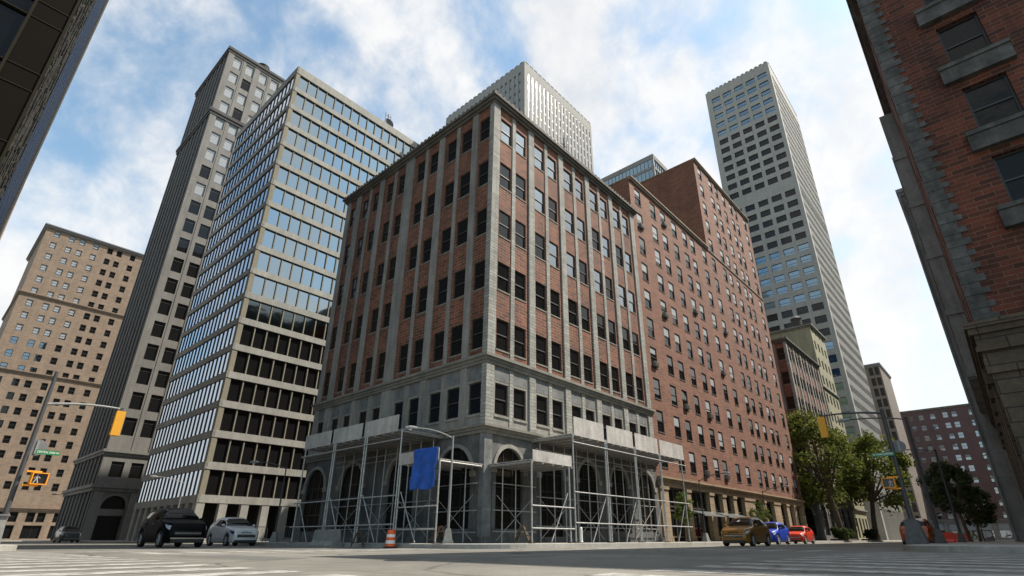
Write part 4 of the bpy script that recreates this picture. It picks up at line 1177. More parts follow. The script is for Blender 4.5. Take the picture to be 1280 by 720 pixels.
# ================================================================== SCAFFOLDING
def shed(label, F, zdeck, panels, posts, inner, u0, u1, depth, hz, rails, name='scaffolding', braces=True):
    base = F.p((u0 + u1) / 2, 0.2, -depth / 2)
    t = thing(name, label, 'scaffolding', base)
    r = 0.036
    def part(nm, pts, rad=r, m='steel'):
        q = MB(); q.tube(pts, rad, M[m], 7); return q.build(nm, t, smooth=True)
    for u in posts:
        po = part('post', [F.p(u, 0.2, 0), F.p(u, zdeck, 0)], 0.042)
        q = MB(); c = F.p(u, 0.2, 0); q.box(c.x - 0.12, c.x + 0.12, c.y - 0.12, c.y + 0.12, 0.2, 0.24, M['wood']); q.build('foot_plate', po)
    for u in inner: part('post', [F.p(u, 0.2, -depth + 0.45), F.p(u, zdeck, -depth + 0.45)], 0.034, 'steel_dark')
    for z in rails:
        part('rail', [F.p(u0, z, 0.05), F.p(u1, z, 0.05)], 0.034)
        part('rail', [F.p(u0, z - 0.12, -depth + 0.4), F.p(u1, z - 0.12, -depth + 0.4)], 0.026, 'steel_dark')
    for z in (zdeck - 0.9,): part('rail', [F.p(u0, z, -depth + 0.4), F.p(u1, z, -depth + 0.4)], 0.022, 'steel_dark')
    if braces:
        for a, b in zip(posts[:-1], posts[1:]):
            if b - a < 0.6: continue
            mid = (a + b) / 2
            part('brace', [F.p(mid, 0.25, -0.04), F.p(b - 0.1, min(2.55, zdeck - 1.2), -0.04)], 0.028)
            part('brace', [F.p(a + 0.1, 0.3, -depth + 0.5), F.p(b - 0.1, 2.4, -depth + 0.5)], 0.018, 'steel_dark')
            part('brace', [F.p(b - 0.1, 0.3, -depth + 0.53), F.p(a + 0.1, 2.4, -depth + 0.53)], 0.018, 'steel_dark')
            part('cross_rail', [F.p(a, zdeck - 0.06, 0), F.p(a, zdeck - 0.06, -depth + 0.1)], 0.035)
    q = MB(); n = max(2, int(depth / 0.3))
    for k in range(n):
        d0 = -depth * k / n - 0.012; d1 = -depth * (k + 1) / n + 0.012
        z = zdeck + random.uniform(0, 0.012); fbox(q, F, u0, u1, z, z + 0.05, d1, d0, M['plank'], True)
    q.build('deck', t)
    k = 0; u = u0 + 0.1
    while u < u1:
        q = MB(); fbox(q, F, u - 0.04, u + 0.04, zdeck - 0.11, zdeck - 0.002, -depth, 0.02, M['steel_dark'], True); q.build('joist', t)
        u += 0.8
    for a, b in panels:
        q = MB(); n = max(1, round((b - a) / 1.25))
        for k in range(n):
            aa = a + (b - a) * k / n + 0.004; bb = a + (b - a) * (k + 1) / n - 0.004
            fbox(q, F, aa, bb, zdeck - 0.02, zdeck + hz, 0.0, 0.03 + random.uniform(0, 0.008), M['hoard'], True)
        q.build('hoarding_panel', t)
    return t
FR_, FL_ = Frm('S', 17.0), Frm('W', 16.66)
shed('tall scaffold with four white hoarding panels on the sunlit right face of the block', FR_, 5.6, [(23.45, 26.4), (26.75, 29.7), (30.0, 32.95), (33.25, 36.75)],
     [23.35, 26.5, 26.68, 29.82, 29.97, 33.05, 33.2, 36.3], [23.6, 24.85, 25.9, 27.1, 28.33, 29.2, 30.3, 31.4, 32.4, 33.6, 35.0, 35.8], 23.3, 36.85, 2.95, 1.0, (1.15, 2.64, 5.2))
shed('low scaffold shed with one short white hoarding panel right of the building corner', FR_, 3.9, [(19.98, 23.15)], [19.92, 22.92], [20.5, 21.5], 19.88, 23.2, 2.9, 0.52, (0.85, 1.84))
shed('tall scaffold with three grey hoarding panels on the shaded left face of the block', FL_, 5.66, [(23.5, 26.62), (26.92, 30.0), (30.28, 33.4)],
     [23.12, 26.3, 26.5, 29.6, 29.8, 33.2], [23.5, 24.6, 25.6, 26.8, 28.0, 28.9, 30.2, 31.5, 32.6], 23.1, 33.6, 2.9, 0.86, (1.05, 2.4, 5.2))
shed('low scaffold shed left of the building corner with the blue tarpaulin over its side', FL_, 3.86, [(20.0, 23.1)], [19.92, 22.95], [20.7, 21.9], 19.9, 23.1, 2.85, 0.56, (0.8, 1.8))
# blue tarp
def tarp():
    m = MB(); m.uvon = False
    ny, nz = 16, 22
    def P(i, j):
        u = i / ny; v = j / nz
        y = 21.78 - 1.76 * u - 0.06 * math.sin(v * 3.2) * u + 0.05 * v * (1 - u)
        z = 4.46 - 1.92 * v + 0.05 * math.sin(u * 7) * v + 0.05 * u * v
        x = 16.56 - 0.05 - 0.05 * math.sin(u * 13 + v * 2) * (0.25 + v) - 0.035 * math.sin(u * 5 - v * 6) - 0.02 * math.sin(v * 17 + u * 4)
        return Vector((x, y, z))
    for i in range(ny):
        for j in range(nz):
            m.poly([P(i, j), P(i + 1, j), P(i + 1, j + 1), P(i, j + 1)], M['tarp'], (-1, 0, 0))
    o = m.build('tarpaulin', None, smooth=True, merge=True)
    so = o.modifiers.new('thick', 'SOLIDIFY'); so.thickness = 0.008
    tag(o, 'creased bright blue tarpaulin hung over the low scaffold hoarding', 'tarpaulin')
tarp()

# ================================================================== STREET FURNITURE
def street_lamp(label, x, y, ang, h=4.75, arm=2.0, group=None, z0=0.2, mat='pole_light', r=0.055, rise=0.42):
    t = thing('street_lamp', label, 'street lamp', (x, y, z0), R(ang), group)
    m = MB(); cm_ = M['conc'] if r < 0.07 else M['conc_dark']; m.frustum(0, 0, 0, 0.12, 0.24, 0.23, cm_); m.frustum(0, 0, 0.12, 0.62, 0.20, 0.11, cm_); m.build('base', t, local=True)
    m = MB(); m.tube([(0, 0, 0.55), (0, 0, h)], [r, r * 0.75], M[mat], 10); m.build('pole', t, local=True, smooth=True)
    m = MB(); pts = [(arm * q, 0, h - 0.12 + rise * (1 - (1 - q) ** 2.2)) for q in [k / 8 for k in range(9)]]
    m.tube(pts, [0.032] * 9, M[mat], 8); m.build('arm', t, local=True, smooth=True)
    m = MB(); e = pts[-1]
    m.tube([(e[0] - 0.05, 0, e[2]), (e[0] + 0.1, 0, e[2] + 0.015), (e[0] + 0.3, 0, e[2] + 0.01), (e[0] + 0.5, 0, e[2] - 0.01), (e[0] + 0.56, 0, e[2] - 0.02)], [0.05, 0.08, 0.1, 0.075, 0.01], M['pole_light'], 10)
    m.build('lamp_head', t, local=True, smooth=True)
    m = MB(); m.tube([(e[0] + 0.28, 0, e[2] - 0.06), (e[0] + 0.28, 0, e[2] - 0.115)], [0.085, 0.05], M['lamp_glass'], 10); m.build('lens', t, local=True)
    return t
street_lamp('pale cobra-head lamp on the kerb in front of the brick block corner', 16.86, 19.3, 143, 4.72, 1.75)
street_lamp('dark cobra-head lamp by the steel crowd barriers at the far end of the left scaffold', 17.4, 37.1, 138, 4.75, 1.9, None, 0.2, 'pole')
street_lamp('pale cobra-head lamp in front of the cream office block, behind the black car', 17.3, 54.5 + 2.0, 170, 5.0, 2.2)
street_lamp('thin lamp post in front of the arched entrance of the taupe-grey tower', 17.6, 99.8, 175, 5.6, 2.4, None, 0.2, 'pole')
street_lamp('thin lamp by the awnings of the orange brick block, behind the yellow car', 42.6, 18.6, 262, 4.6, 2.2, None, 0.2, 'pole')
street_lamp('thin lamp by the far shop windows of the orange brick block, behind the blue car', 58.4, 18.9, 262, 4.7, 2.2, None, 0.2, 'pole')
street_lamp('thick dark lamp post on a concrete block beside the right-hand signal pole', 32.86, 2.98, 92, 5.9, 2.5, None, 0.2, 'pole', 0.09, 0.3)
street_lamp('lamp post behind the red plastic barriers in front of the dark trees', 45.4, 3.0, 92, 5.75, 2.2, None, 0.2, 'pole', 0.085, 0.25)

def signal_pole(label, x, y, rz, h, armz, arml, bs=1.0):
    t = thing('signal_pole', label, 'signal pole', (x, y, 0.2), R(rz))
    m = MB(); m.frustum(0, 0, 0, 0.9, 0.36 * bs, 0.22 * bs, M['conc' if bs < 1 else 'conc_dark']); m.frustum(0, 0, 0.9, 0.96, 0.15, 0.12, M['pole']); m.build('base', t, local=True)
    m = MB(); m.tube([(0, 0, 0.9), (0, 0, h)], [0.08, 0.06] if bs < 1 else [0.095, 0.07], M['pole'], 14); m.build('pole', t, local=True, smooth=True)
    m = MB(); pts = [(arml * q, 0, armz + 0.26 * (1 - (1 - q) ** 2.0) - 0.05 * q * q) for q in [k / 8 for k in range(9)]]
    m.tube(pts, [0.05 - 0.018 * k / 8 for k in range(9)], M['pole_light' if rz == 0 else 'pole'], 8); m.build('mast_arm', t, local=True, smooth=True)
    return t
def traffic_light(label, loc, rz):
    t = thing('traffic_light', label, 'traffic light', loc, R(rz))
    m = MB(); m.box(-0.15, 0.15, -0.11, 0.11, -0.95, 0.0, M['signal']); 
    for k in range(3): m.box(-0.152, 0.152, -0.112, 0.112, -0.325 - 0.31 * k, -0.318 - 0.31 * k, M['ped'])
    m.build('housing', t, local=True)
    for k in range(3):
        z = -0.16 - 0.315 * k
        m = MB(); m.lathe([(0.001, 0.115), (0.105, 0.115)], M['lens'], 16, (0, 0, z), 'y'); m.build('lens', t, local=True)
        m = MB()
        for q in range(12):
            a0, a1 = math.pi * (q / 12) * 1.2 - 0.31, math.pi * ((q + 1) / 12) * 1.2 - 0.31
            pp = [(0.125 * math.cos(a0), 0.11, z + 0.125 * math.sin(a0)), (0.125 * math.cos(a1), 0.11, z + 0.125 * math.sin(a1)), (0.125 * math.cos(a1), 0.33, z + 0.125 * math.sin(a1) - 0.02), (0.125 * math.cos(a0), 0.33, z + 0.125 * math.sin(a0) - 0.02)]
            m.poly(pp, M['signal'])
        m.build('visor', t, local=True)
    m = MB(); m.box(-0.05, 0.05, -0.05, 0.05, 0.0, 0.14, M['pole']); m.build('hanger', t, local=True)
    return t
def ped_signal(label, loc, rz, side):
    """faces local -y; brackets run to the pole on the +x side if side>0"""
    t = thing('pedestrian_signal', label, 'pedestrian signal', loc, R(rz))
    w, h = 0.46, 0.40
    m = MB()
    m.box(-w / 2, w / 2, 0, 0.2, -h / 2, h / 2, M['ped'])
    for a in ((-w / 2, w / 2, h / 2 - 0.03, h / 2), (-w / 2, w / 2, -h / 2, -h / 2 + 0.03)): m.box(a[0], a[1], -0.07, 0.0, a[2], a[3], M['ped'])
    for a in ((-w / 2, -w / 2 + 0.03), (w / 2 - 0.03, w / 2)): m.box(a[0], a[1], -0.07, 0.0, -h / 2 + 0.03, h / 2 - 0.03, M['ped'])
    m.build('housing', t, local=True)
    m = MB(); m.box(-w / 2 + 0.03, w / 2 - 0.03, -0.01, -0.001, -h / 2 + 0.03, h / 2 - 0.03, M['lens']); sc_ = m.build('screen', t, local=True)
    m = MB(); cx = -0.07 if side < 0 else 0.07; k = 1.2; sg = 1
    def L(pts, n=0):
        m.poly([(cx + px * k, -0.014, pz * k) for px, pz in pts], M['man'], (0, -1, 0))
    L([(0.018 * math.cos(a) + 0.0, 0.102 + 0.02 * math.sin(a)) for a in [q * math.pi / 6 for q in range(12)]])
    L([(-0.03, 0.075), (0.028, 0.075), (0.022, -0.01), (-0.024, -0.01)])
    L([(-0.024, -0.012), (0.0, -0.012), (-0.045, -0.125), (-0.072, -0.118)]); L([(-0.002, -0.012), (0.023, -0.012), (0.06, -0.12), (0.034, -0.125)])
    L([(-0.032, 0.074), (-0.034, 0.05), (-0.066, -0.01), (-0.08, 0.0)]); L([(0.03, 0.074), (0.03, 0.045), (0.072, 0.0), (0.082, 0.014)])
    m.build('walking_figure', sc_, local=True)
    m = MB()
    a, b = (w / 2 - 0.12, w / 2 + 0.16) if side > 0 else (-w / 2 - 0.16, -w / 2 + 0.12)
    m.box(a - (0.14 if side > 0 else 0), b + (0 if side > 0 else 0.14), 0.05, 0.14, h / 2 + 0.002, h / 2 + 0.06, M['ped']); m.box(a - (0.14 if side > 0 else 0), b + (0 if side > 0 else 0.14), 0.05, 0.14, -h / 2 - 0.06, -h / 2 - 0.002, M['ped'])
    m.build('bracket', t, local=True)
    return t
def text_mesh(s, size):
    cu = bpy.data.curves.new('txt', 'FONT'); cu.body = s; cu.size = size; cu.align_x = 'CENTER'; cu.align_y = 'CENTER'; cu.extrude = 0.002
    o = bpy.data.objects.new('txt', cu); COL.objects.link(o)
    dg = bpy.context.evaluated_depsgraph_get()
    me = bpy.data.meshes.new_from_object(o.evaluated_get(dg)); me.name = 'lettering'
    wd = max(v.co.x for v in me.vertices) - min(v.co.x for v in me.vertices)
    bpy.data.objects.remove(o); return me, wd
def street_sign(label, loc, rz, text, w, h, yaw=0):
    t = thing('street_sign', label, 'street sign', loc, R(rz))
    m = MB(); m.box(-w / 2, w / 2, 0, 0.02, -h / 2, h / 2, M['sign_green']); p = m.build('plate', t, local=True)
    m = MB(); e = 0.006
    for a in ((-w / 2, w / 2, h / 2 - e, h / 2), (-w / 2, w / 2, -h / 2, -h / 2 + e)): m.box(a[0], a[1], -0.003, -0.001, a[2], a[3], M['sign_green'])
    m.build('rim', t, local=True)
    me, wd = text_mesh(text, h * 0.92); me.materials.append(M['sign_white'])
    o = link(bpy.data.objects.new('lettering', me)); o.parent = t; o.rotation_euler = (R(90), 0, 0); o.location = (0, -0.004, 0)
    k = (w * 0.92) / wd; o.scale = (k, min(1.0, k * 1.3), 1)
    return t
def round_disc(label, loc, rz, r):
    t = thing('round_sign', label, 'road sign', loc, R(rz))
    m = MB(); m.lathe([(0.001, 0.0), (r, 0.0), (r, 0.02), (0.001, 0.02)], M['disc'], 28, (0, 0, 0), 'y'); m.build('plate', t, local=True)
    m = MB(); m.box(-0.03, 0.03, -0.03, -0.002, -r * 0.8, r * 0.8, M['pole_light']); m.build('bracket', t, local=True)
# left
signal_pole('leaning-looking grey signal pole at the left edge with the short mast arm', 2.74, 25.85, 0, 5.98, 4.75, 2.26, 0.38)
traffic_light('yellow traffic light hung from the left mast arm in front of the taupe-grey tower', (5.06, 25.85, 5.06), 0, )
street_sign('green street name sign reading CENTRAL PARK W on the left signal pole', (3.27, 25.72, 3.25), 6, 'CENTRAL PARK W', 0.68, 0.155)
ped_signal('orange pedestrian signal on the left signal pole, its walking figure unlit', (3.27, 25.62, 2.34), 6, -1)
round_disc('bare grey round sign behind the left signal pole', (2.95, 26.02, 3.43), 6, 0.29)
# right
signal_pole('dark signal pole on a concrete block at the right kerb, arm reaching towards the trees', 27.8, 3.3, 90, 5.5, 5.3, 2.45)
traffic_light('yellow traffic light hung from the right mast arm in front of the tree crown', (27.8, 5.75, 5.66), -90)
street_sign('green street name sign with worn white lettering on the right signal pole', (27.62, 3.66, 3.74), -90, 'W VMAR JUFFRED', 0.82, 0.165)
ped_signal('orange pedestrian signal on the right signal pole in front of the trees', (27.62, 3.72, 2.56), -90, 1)
round_disc('bare grey round sign behind the right signal pole', (28.0, 3.05, 4.05), -90, 0.25)

def drum():
    t = thing('traffic_drum', 'orange and white striped traffic drum at the kerb by the left scaffold', 'traffic drum', (15.9, 22.2, 0)); t.scale = (0.88, 0.88, 0.92)
    m = MB(); m.lathe([(0.001, 0), (0.34, 0), (0.34, 0.06), (0.27, 0.08)], M['rubber'], 22); m.build('base', t, local=True)
    prof = [(0.265, 0.07), (0.26, 0.2), (0.245, 0.205), (0.245, 0.36), (0.24, 0.365), (0.235, 0.5), (0.222, 0.505), (0.22, 0.64), (0.21, 0.645), (0.2, 0.82), (0.17, 0.85), (0.001, 0.86)]
    cols = ['orange', 'orange', 'white', 'orange', 'orange', 'orange', 'white', 'orange', 'orange', 'orange', 'orange']
    m = MB()
    for k in range(len(prof) - 1): m.lathe(prof[k:k + 2], M[cols[k]], 22)
    m.build('body', t, local=True, smooth=False)
drum()
def jersey(label, loc, rz, L=2.2):
    t = tag(MB_j(L), label, 'concrete barrier'); t.location = loc; t.rotation_euler = (0, 0, R(rz))
def MB_j(L):
    m = MB(); pr = [(-0.36, 0), (-0.36, 0.08), (-0.2, 0.3), (-0.12, 0.85), (0.12, 0.85), (0.2, 0.3), (0.36, 0.08), (0.36, 0)]
    for k in range(len(pr) - 1):
        a, b = pr[k], pr[k + 1]
        m.poly([(-L / 2, a[0], a[1]), (L / 2, a[0], a[1]), (L / 2, b[0], b[1]), (-L / 2, b[0], b[1])], M['conc'], (0, (a[0] + b[0]) / 2 if abs(a[1] - b[1]) > 1e-6 else 0, 1 if a[1] > 0.8 else 0.05))
    for s in (-1, 1): m.poly([(s * L / 2, y, z) for y, z in pr], M['conc'], (s, 0, 0))
    return m.build('concrete_barrier')
jersey('pale concrete jersey barrier at the kerb by the left scaffold', (15.9, 27.9, 0), 90)
def aframe(label, loc, rz):
    t = thing('wooden_barricade', label, 'barricade', loc, R(rz))
    for s in (-1, 1):
        m = MB()
        M1 = Matrix.Translation((0, s * 0.17, 0.38)) @ Matrix.Rotation(s * 0.38, 4, 'X')
        for x in (-0.3, 0.3): m.obox(M1 @ Matrix.Translation((x, 0, 0)), 0.07, 0.035, 0.8, M['wood'])
        m.build('legs', t, local=True)
        m = MB()
        for z in (0.28, 0.05, -0.18): m.obox(M1 @ Matrix.Translation((0, -s * -0.035, z)), 0.72, 0.025, 0.17, M['wood'])
        m.build('boards', t, local=True)
aframe('brown wooden barricade between the concrete barrier and the striped drum', (15.9, 24.9, 0), 60)
aframe('brown wooden barricade beside the pale lamp post at the building corner', (17.4, 20.6, 0.2), 70)
aframe('brown wooden barricade at the foot of the low scaffold right of the corner', (19.6, 17.3, 0.2), 35)
def crowd_barrier(label, loc, rz):
    t = thing('crowd_barrier', label, 'crowd barrier', loc, R(rz), 'steel crowd barriers')
    m = MB(); w, h = 1.15, 0.98
    m.tube([(-w / 2, 0, 0.06), (-w / 2, 0, h - 0.15), (-w / 2 + 0.15, 0, h), (w / 2 - 0.15, 0, h), (w / 2, 0, h - 0.15), (w / 2, 0, 0.06)], 0.022, M['pole_light'], 7)
    m.tube([(-w / 2, 0, 0.25), (w / 2, 0, 0.25)], 0.018, M['pole_light'], 6); m.build('frame', t, local=True)
    m = MB()
    for k in range(1, 9): m.tube([(-w / 2 + w * k / 9, 0, 0.25), (-w / 2 + w * k / 9, 0, h)], 0.009, M['pole_light'], 5)
    m.build('bars', t, local=True)
    for s in (-1, 1):
        m = MB(); m.tube([(s * w * 0.4, -0.28, 0.02), (s * w * 0.4, 0, 0.1), (s * w * 0.4, 0.28, 0.02)], 0.02, M['pole_light'], 6); m.build('foot', t, local=True)
crowd_barrier('steel crowd barrier right of the dark lamp at the scaffold end', (18.9, 37.9, 0.2), 5)
crowd_barrier('steel crowd barrier left of the dark lamp, behind the silver car', (17.75, 40.2, 0.2), 8)
def bollard(label, loc):
    t = thing('bollard', label, 'bollard', loc)
    m = MB(); m.lathe([(0.11, 0), (0.11, 0.05), (0.075, 0.07), (0.07, 0.72), (0.04, 0.76), (0.001, 0.77)], M['white'], 14); m.build('post', t, local=True, smooth=False)
    m = MB(); m.lathe([(0.13, 0.0), (0.13, 0.03), (0.076, 0.071)], M['conc'], 14); m.build('foot', t, local=True)
bollard('white bollard inside the right-hand scaffold shed', (24.5, 17.5, 0.2))
def water_barrier(label, loc, rz, L=1.0):
    m = MB(); pr = [(-0.25, 0), (-0.25, 0.25), (-0.12, 0.45), (-0.1, 0.95), (0.1, 0.95), (0.12, 0.45), (0.25, 0.25), (0.25, 0)]
    for k in range(len(pr) - 1):
        a, b = pr[k], pr[k + 1]
        m.poly([(-L / 2, a[0], a[1]), (L / 2, a[0], a[1]), (L / 2, b[0], b[1]), (-L / 2, b[0], b[1])], M['red_plastic'], (0, (a[0] + b[0]) / 2, 1 if a[1] > 0.9 else 0.1))
    for s in (-1, 1): m.poly([(s * L / 2, y, z) for y, z in pr], M['red_plastic'], (s, 0, 0))
    for x in (-0.3, 0, 0.3): m.box(x - 0.08, x + 0.08, -0.262, -0.1, 0.05, 0.3, M['red_plastic'])
    o = m.build('plastic_barrier'); o.location = loc; o.scale = (1, 1, 0.88); o.rotation_euler = (0, 0, R(rz))
    tag(o, label, 'plastic barrier', 'red plastic road barriers')
water_barrier('leftmost red plastic barrier, right beside the thick lamp post', (51.4, 4.35, 0), 88)
water_barrier('middle red plastic barrier, below the dark tree crown', (59.0, 4.3, 0), 88)
water_barrier('rightmost red plastic barrier, beside the trunks of the dark trees', (63.0, 4.1, 0), 88)
mb = MB()
mb.tube([(61.5, 2.6, 0.2), (61.5, 2.6, 1.1), (70, 2.2, 1.1), (70, 2.2, 0.2)], 0.04, M['pole'], 6)
for k in range(12): mb.tube([(61.5 + k * 0.7, 2.6 - k * 0.033, 0.2), (61.5 + k * 0.7, 2.6 - k * 0.033, 1.1)], 0.02, M['pole'], 5)
tag(mb.build('railing'), 'low dark railing behind the trunks of the dark trees', 'railing')
#PART4
# ================================================================== VEHICLES
def interp(tab, x):
    if x <= tab[0][0]: return tab[0][1]
    for (a, b), (c, d) in zip(tab[:-1], tab[1:]):
        if x <= c:
            t = (x - a) / (c - a) if c > a else 0
            t = t * t * (3 - 2 * t) * 0.5 + t * 0.5
            return b + (d - b) * t
    return tab[-1][1]
STY = {
 'hatch': dict(top=[(0, .43), (.012, .52), (.05, .58), (.15, .63), (.25, .665), (.28, .68), (.36, .83), (.44, .95), (.53, 1.0), (.66, 1.0), (.80, .955), (.89, .87), (.955, .69), (.985, .6), (1, .44)], belt=[(0, .5), (.3, .63), (.9, .68), (1, .6)]),
 'suv': dict(top=[(0, .45), (.01, .56), (.04, .61), (.15, .65), (.245, .675), (.27, .69), (.34, .83), (.41, .95), (.5, 1.0), (.72, .995), (.86, .96), (.93, .88), (.975, .70), (.99, .6), (1, .45)], belt=[(0, .53), (.3, .645), (.9, .69), (1, .6)]),
}
PLAN = [(0, .70), (.012, .80), (.04, .89), (.09, .955), (.17, .99), (.3, 1.0), (.75, 1.0), (.9, .97), (.96, .91), (.99, .85), (1, .78)]
def car(name, label, loc, rz, L, W, H, paint, style='hatch', wr=0.33, taxi=False, roof_rails=False, dark_lights=False):
    t = thing(name, label, 'car', loc, R(rz))
    st = STY[style]; clear = 0.19 if style == 'hatch' else 0.24
    wf, wrr = 0.185 * L, 0.80 * L
    ra = wr + 0.055
    def zbot(s):
        z = clear + (0.06 if s < 0.02 * L or s > 0.98 * L else 0)
        for c in (wf, wrr):
            d = abs(s - c)
            if d < ra: z = max(z, wr + math.sqrt(max(0, ra * ra - d * d)))
        return z
    def sec(s):
        w = interp(PLAN, s / L) * W / 2; zt = interp(st['top'], s / L) * H; b = min(interp(st['belt'], s / L) * H, zt - 0.015)
        zb = min(zbot(s), b - 0.06); gg = max(0, min(1, (zt - b) / (0.29 * H)))
        yr = w * (0.93 - 0.2 * gg)
        return [(0.93 * w, zb), (0.985 * w, zb + 0.14 * (b - zb)), (1.0 * w, zb + 0.45 * (b - zb)), (0.985 * w, zb + 0.78 * (b - zb)), (0.945 * w, b),
                (yr, zt - 0.075 * H * gg - 0.004), (yr * 0.86, zt - 0.014 * H * gg), (yr * 0.5, zt + 0.006), (0, zt + 0.010)]
    def P(s, tt, sd=1, off=0.0):
        c = sec(s); i = min(int(tt), len(c) - 2); f = tt - i
        y = c[i][0] + (c[i + 1][0] - c[i][0]) * f; z = c[i][1] + (c[i + 1][1] - c[i][1]) * f
        if off:
            dy, dz = c[i + 1][0] - c[i][0], c[i + 1][1] - c[i][1]; ln = math.hypot(dy, dz) or 1
            y += dz / ln * off; z += -dy / ln * off
        return Vector((L / 2 - s, sd * y, z))
    ss = [0, .004, .012, .025, .05, .075]
    S_ = [x * L for x in ss]
    for c in (wf, wrr):
        for k in range(-9, 10): S_.append(c + ra * math.sin(math.pi / 2 * k / 9))
        S_ += [c - ra - 0.004, c + ra + 0.004]
    S_ += [x * L for x in (.245, .265, .28, .3, .32, .34, .36, .38, .41, .44, .47, .5, .53, .56, .6, .64, .68, .72, .86, .89, .92, .94, .955, .97, .98, .99, .996, 1)]
    S_ = sorted(set(round(s, 4) for s in S_ if 0 <= s <= L))
    pt_ = paint
    m = MB()
    nt_ = 9
    for a, b in zip(S_[:-1], S_[1:]):
        for i in range(nt_ - 1):
            for sd in (1, -1):
                q = [P(a, i, sd), P(b, i, sd), P(b, i + 1 - 1e-6, sd), P(a, i + 1 - 1e-6, sd)]
                cen = sum(q, Vector()) / 4
                m.poly(q, pt_, (0, cen.y, cen.z - 0.45 * H if i > 3 else 0.0))
    for s, d in ((0, 1), (L, -1)):
        c = sec(s); ring = [Vector((L / 2 - s, y, z)) for y, z in c] + [Vector((L / 2 - s, -y, z)) for y, z in reversed(c[:-1])]
        m.poly(ring, pt_, (d, 0, 0))
    m.build('body', t, local=True, smooth=True, merge=True)
    m = MB(); m.box(-L * 0.47, L * 0.47, -W * 0.36, W * 0.36, clear - 0.03, 0.42 * H, M['black_trim']); m.build('underbody', t, local=True)
    # glass
    def patch(nm, s0, s1, t0, t1, mat, off=0.007, ns=8, ntt=5, sides=(1, -1), par=None, t0b=None, t1b=None):
        for sd in sides:
            g = MB()
            for i in range(ns):
                for j in range(ntt):
                    def Q(ii, jj):
                        f = ii / ns; ta = t0 + ((t0b if t0b is not None else t0) - t0) * f; tb = t1 + ((t1b if t1b is not None else t1) - t1) * f
                        return P(s0 + (s1 - s0) * f, ta + (tb - ta) * jj / ntt, sd, off)
                    q = [Q(i, j), Q(i + 1, j), Q(i + 1, j + 1), Q(i, j + 1)]
                    cen = sum(q, Vector()) / 4; g.poly(q, mat, (0, cen.y, max(0.0, cen.z - 0.6 * H)))
            g.build(nm, par or t, local=True, smooth=True, merge=True)
    patch('side_window', .33 * L, .55 * L, 4.10, 4.92, M['car_glass'])
    patch('side_window', .57 * L, (.80 if style == 'hatch' else .84) * L, 4.10, 4.92, M['car_glass'], t0b=4.3)
    def across(nm, s0, s1, tl, mat, ns=8):
        g = MB()
        for i in range(ns):
            row = []
            for s in (s0 + (s1 - s0) * i / ns, s0 + (s1 - s0) * (i + 1) / ns):
                rr = [P(s, tt, 1) for tt in (tl, 5.5, 6, 6.5, 7, 7.5, 7.999)]
                rr = rr + [Vector((p.x, -p.y, p.z)) for p in reversed(rr)]
                d = 1 if s < L / 2 else -1
                row.append([p + Vector((0.016 * d, 0, 0.02)) for p in rr])
            for j in range(len(row[0]) - 1): g.poly([row[0][j], row[1][j], row[1][j + 1], row[0][j + 1]], mat, (0, 0, 1))
        return g.build(nm, t, local=True, smooth=True, merge=True)
    across('windscreen', .288 * L, .425 * L, 5.12, M['car_glass'])
    across('rear_window', (.865 if style == 'hatch' else .895) * L, (.945 if style == 'hatch' else .965) * L, 5.12, M['car_glass'])
    # lights
    lg = M['glass_mid'] if dark_lights else M['lamp_glass']
    patch('headlight', .018 * L, .115 * L, 2.75, 3.85, lg, 0.008, 5, 3, t0b=3.45)
    patch('tail_light', .955 * L, .992 * L, 2.9, 3.95, M['tail'], 0.008, 4, 3)
    # front and rear trim
    g = MB(); x = L / 2 + 0.004
    hw = sec(0)[2][0]
    g.box(x - 0.03, x + 0.012, -hw * 0.86, hw * 0.86, 0.295 * H, 0.385 * H, M['black_trim']); gr = g.build('grille', t, local=True)
    g = MB(); g.box(x, x + 0.022, -hw * 0.86, hw * 0.86, 0.335 * H, 0.352 * H, M['chrome']); g.build('chrome_bar', gr, local=True)
    g = MB(); g.box(x - 0.06, x + 0.02, -hw * 1.02, hw * 1.02, clear + 0.0, clear + 0.14, M['black_trim']); g.build('front_bumper', t, local=True)
    if style == 'suv':
        g = MB(); g.box(x - 0.05, x + 0.035, -hw * 1.08, hw * 1.08, clear + 0.15, clear + 0.21, M['chrome']); g.build('bumper_strip', t, local=True)
    g = MB(); xr = -L / 2 - 0.004; g.box(xr - 0.02, xr + 0.05, -hw * 1.05, hw * 1.05, clear + 0.02, clear + 0.2, M['black_trim']); g.build('rear_bumper', t, local=True)
    # door seams and handles, sills, mirrors
    for sd in (1, -1):
        g = MB()
        for s in (.335, .56, .775):
            for i in range(6):
                ta, tb = 0.9 + 3.1 * i / 6, 0.9 + 3.1 * (i + 1) / 6
                if s == .775 and ta < 2.6: continue
                g.poly([P(s * L - 0.006, ta, sd, 0.004), P(s * L + 0.006, ta, sd, 0.004), P(s * L + 0.006, tb, sd, 0.004), P(s * L - 0.006, tb, sd, 0.004)], M['black_trim'])
        g.build('door_seam', t, local=True)
        for s in (.50, .725):
            g = MB(); p = P(s * L, 3.35, sd, 0.02); g.box(p.x - 0.09, p.x + 0.09, p.y - 0.015, p.y + 0.015, p.z - 0.015, p.z + 0.015, M['chrome'] if style == 'suv' else pt_); g.build('door_handle', t, local=True)
        g = MB(); p = P(.335 * L, 4.1, sd, 0.11)
        g.lathe([(0.001, -0.1), (0.05, -0.08), (0.075, 0.0), (0.06, 0.07), (0.001, 0.09)], pt_, 10, (p.x, p.y, p.z + 0.05), 'y'); g.build('wing_mirror', t, local=True, smooth=True)
        g = MB(); g.box(L / 2 - wrr + ra, L / 2 - wf - ra, sd * W / 2 * 0.9 - 0.03, sd * W / 2 * 0.9 + 0.045, clear - 0.02, clear + 0.07, M['black_trim']); g.build('side_sill', t, local=True)
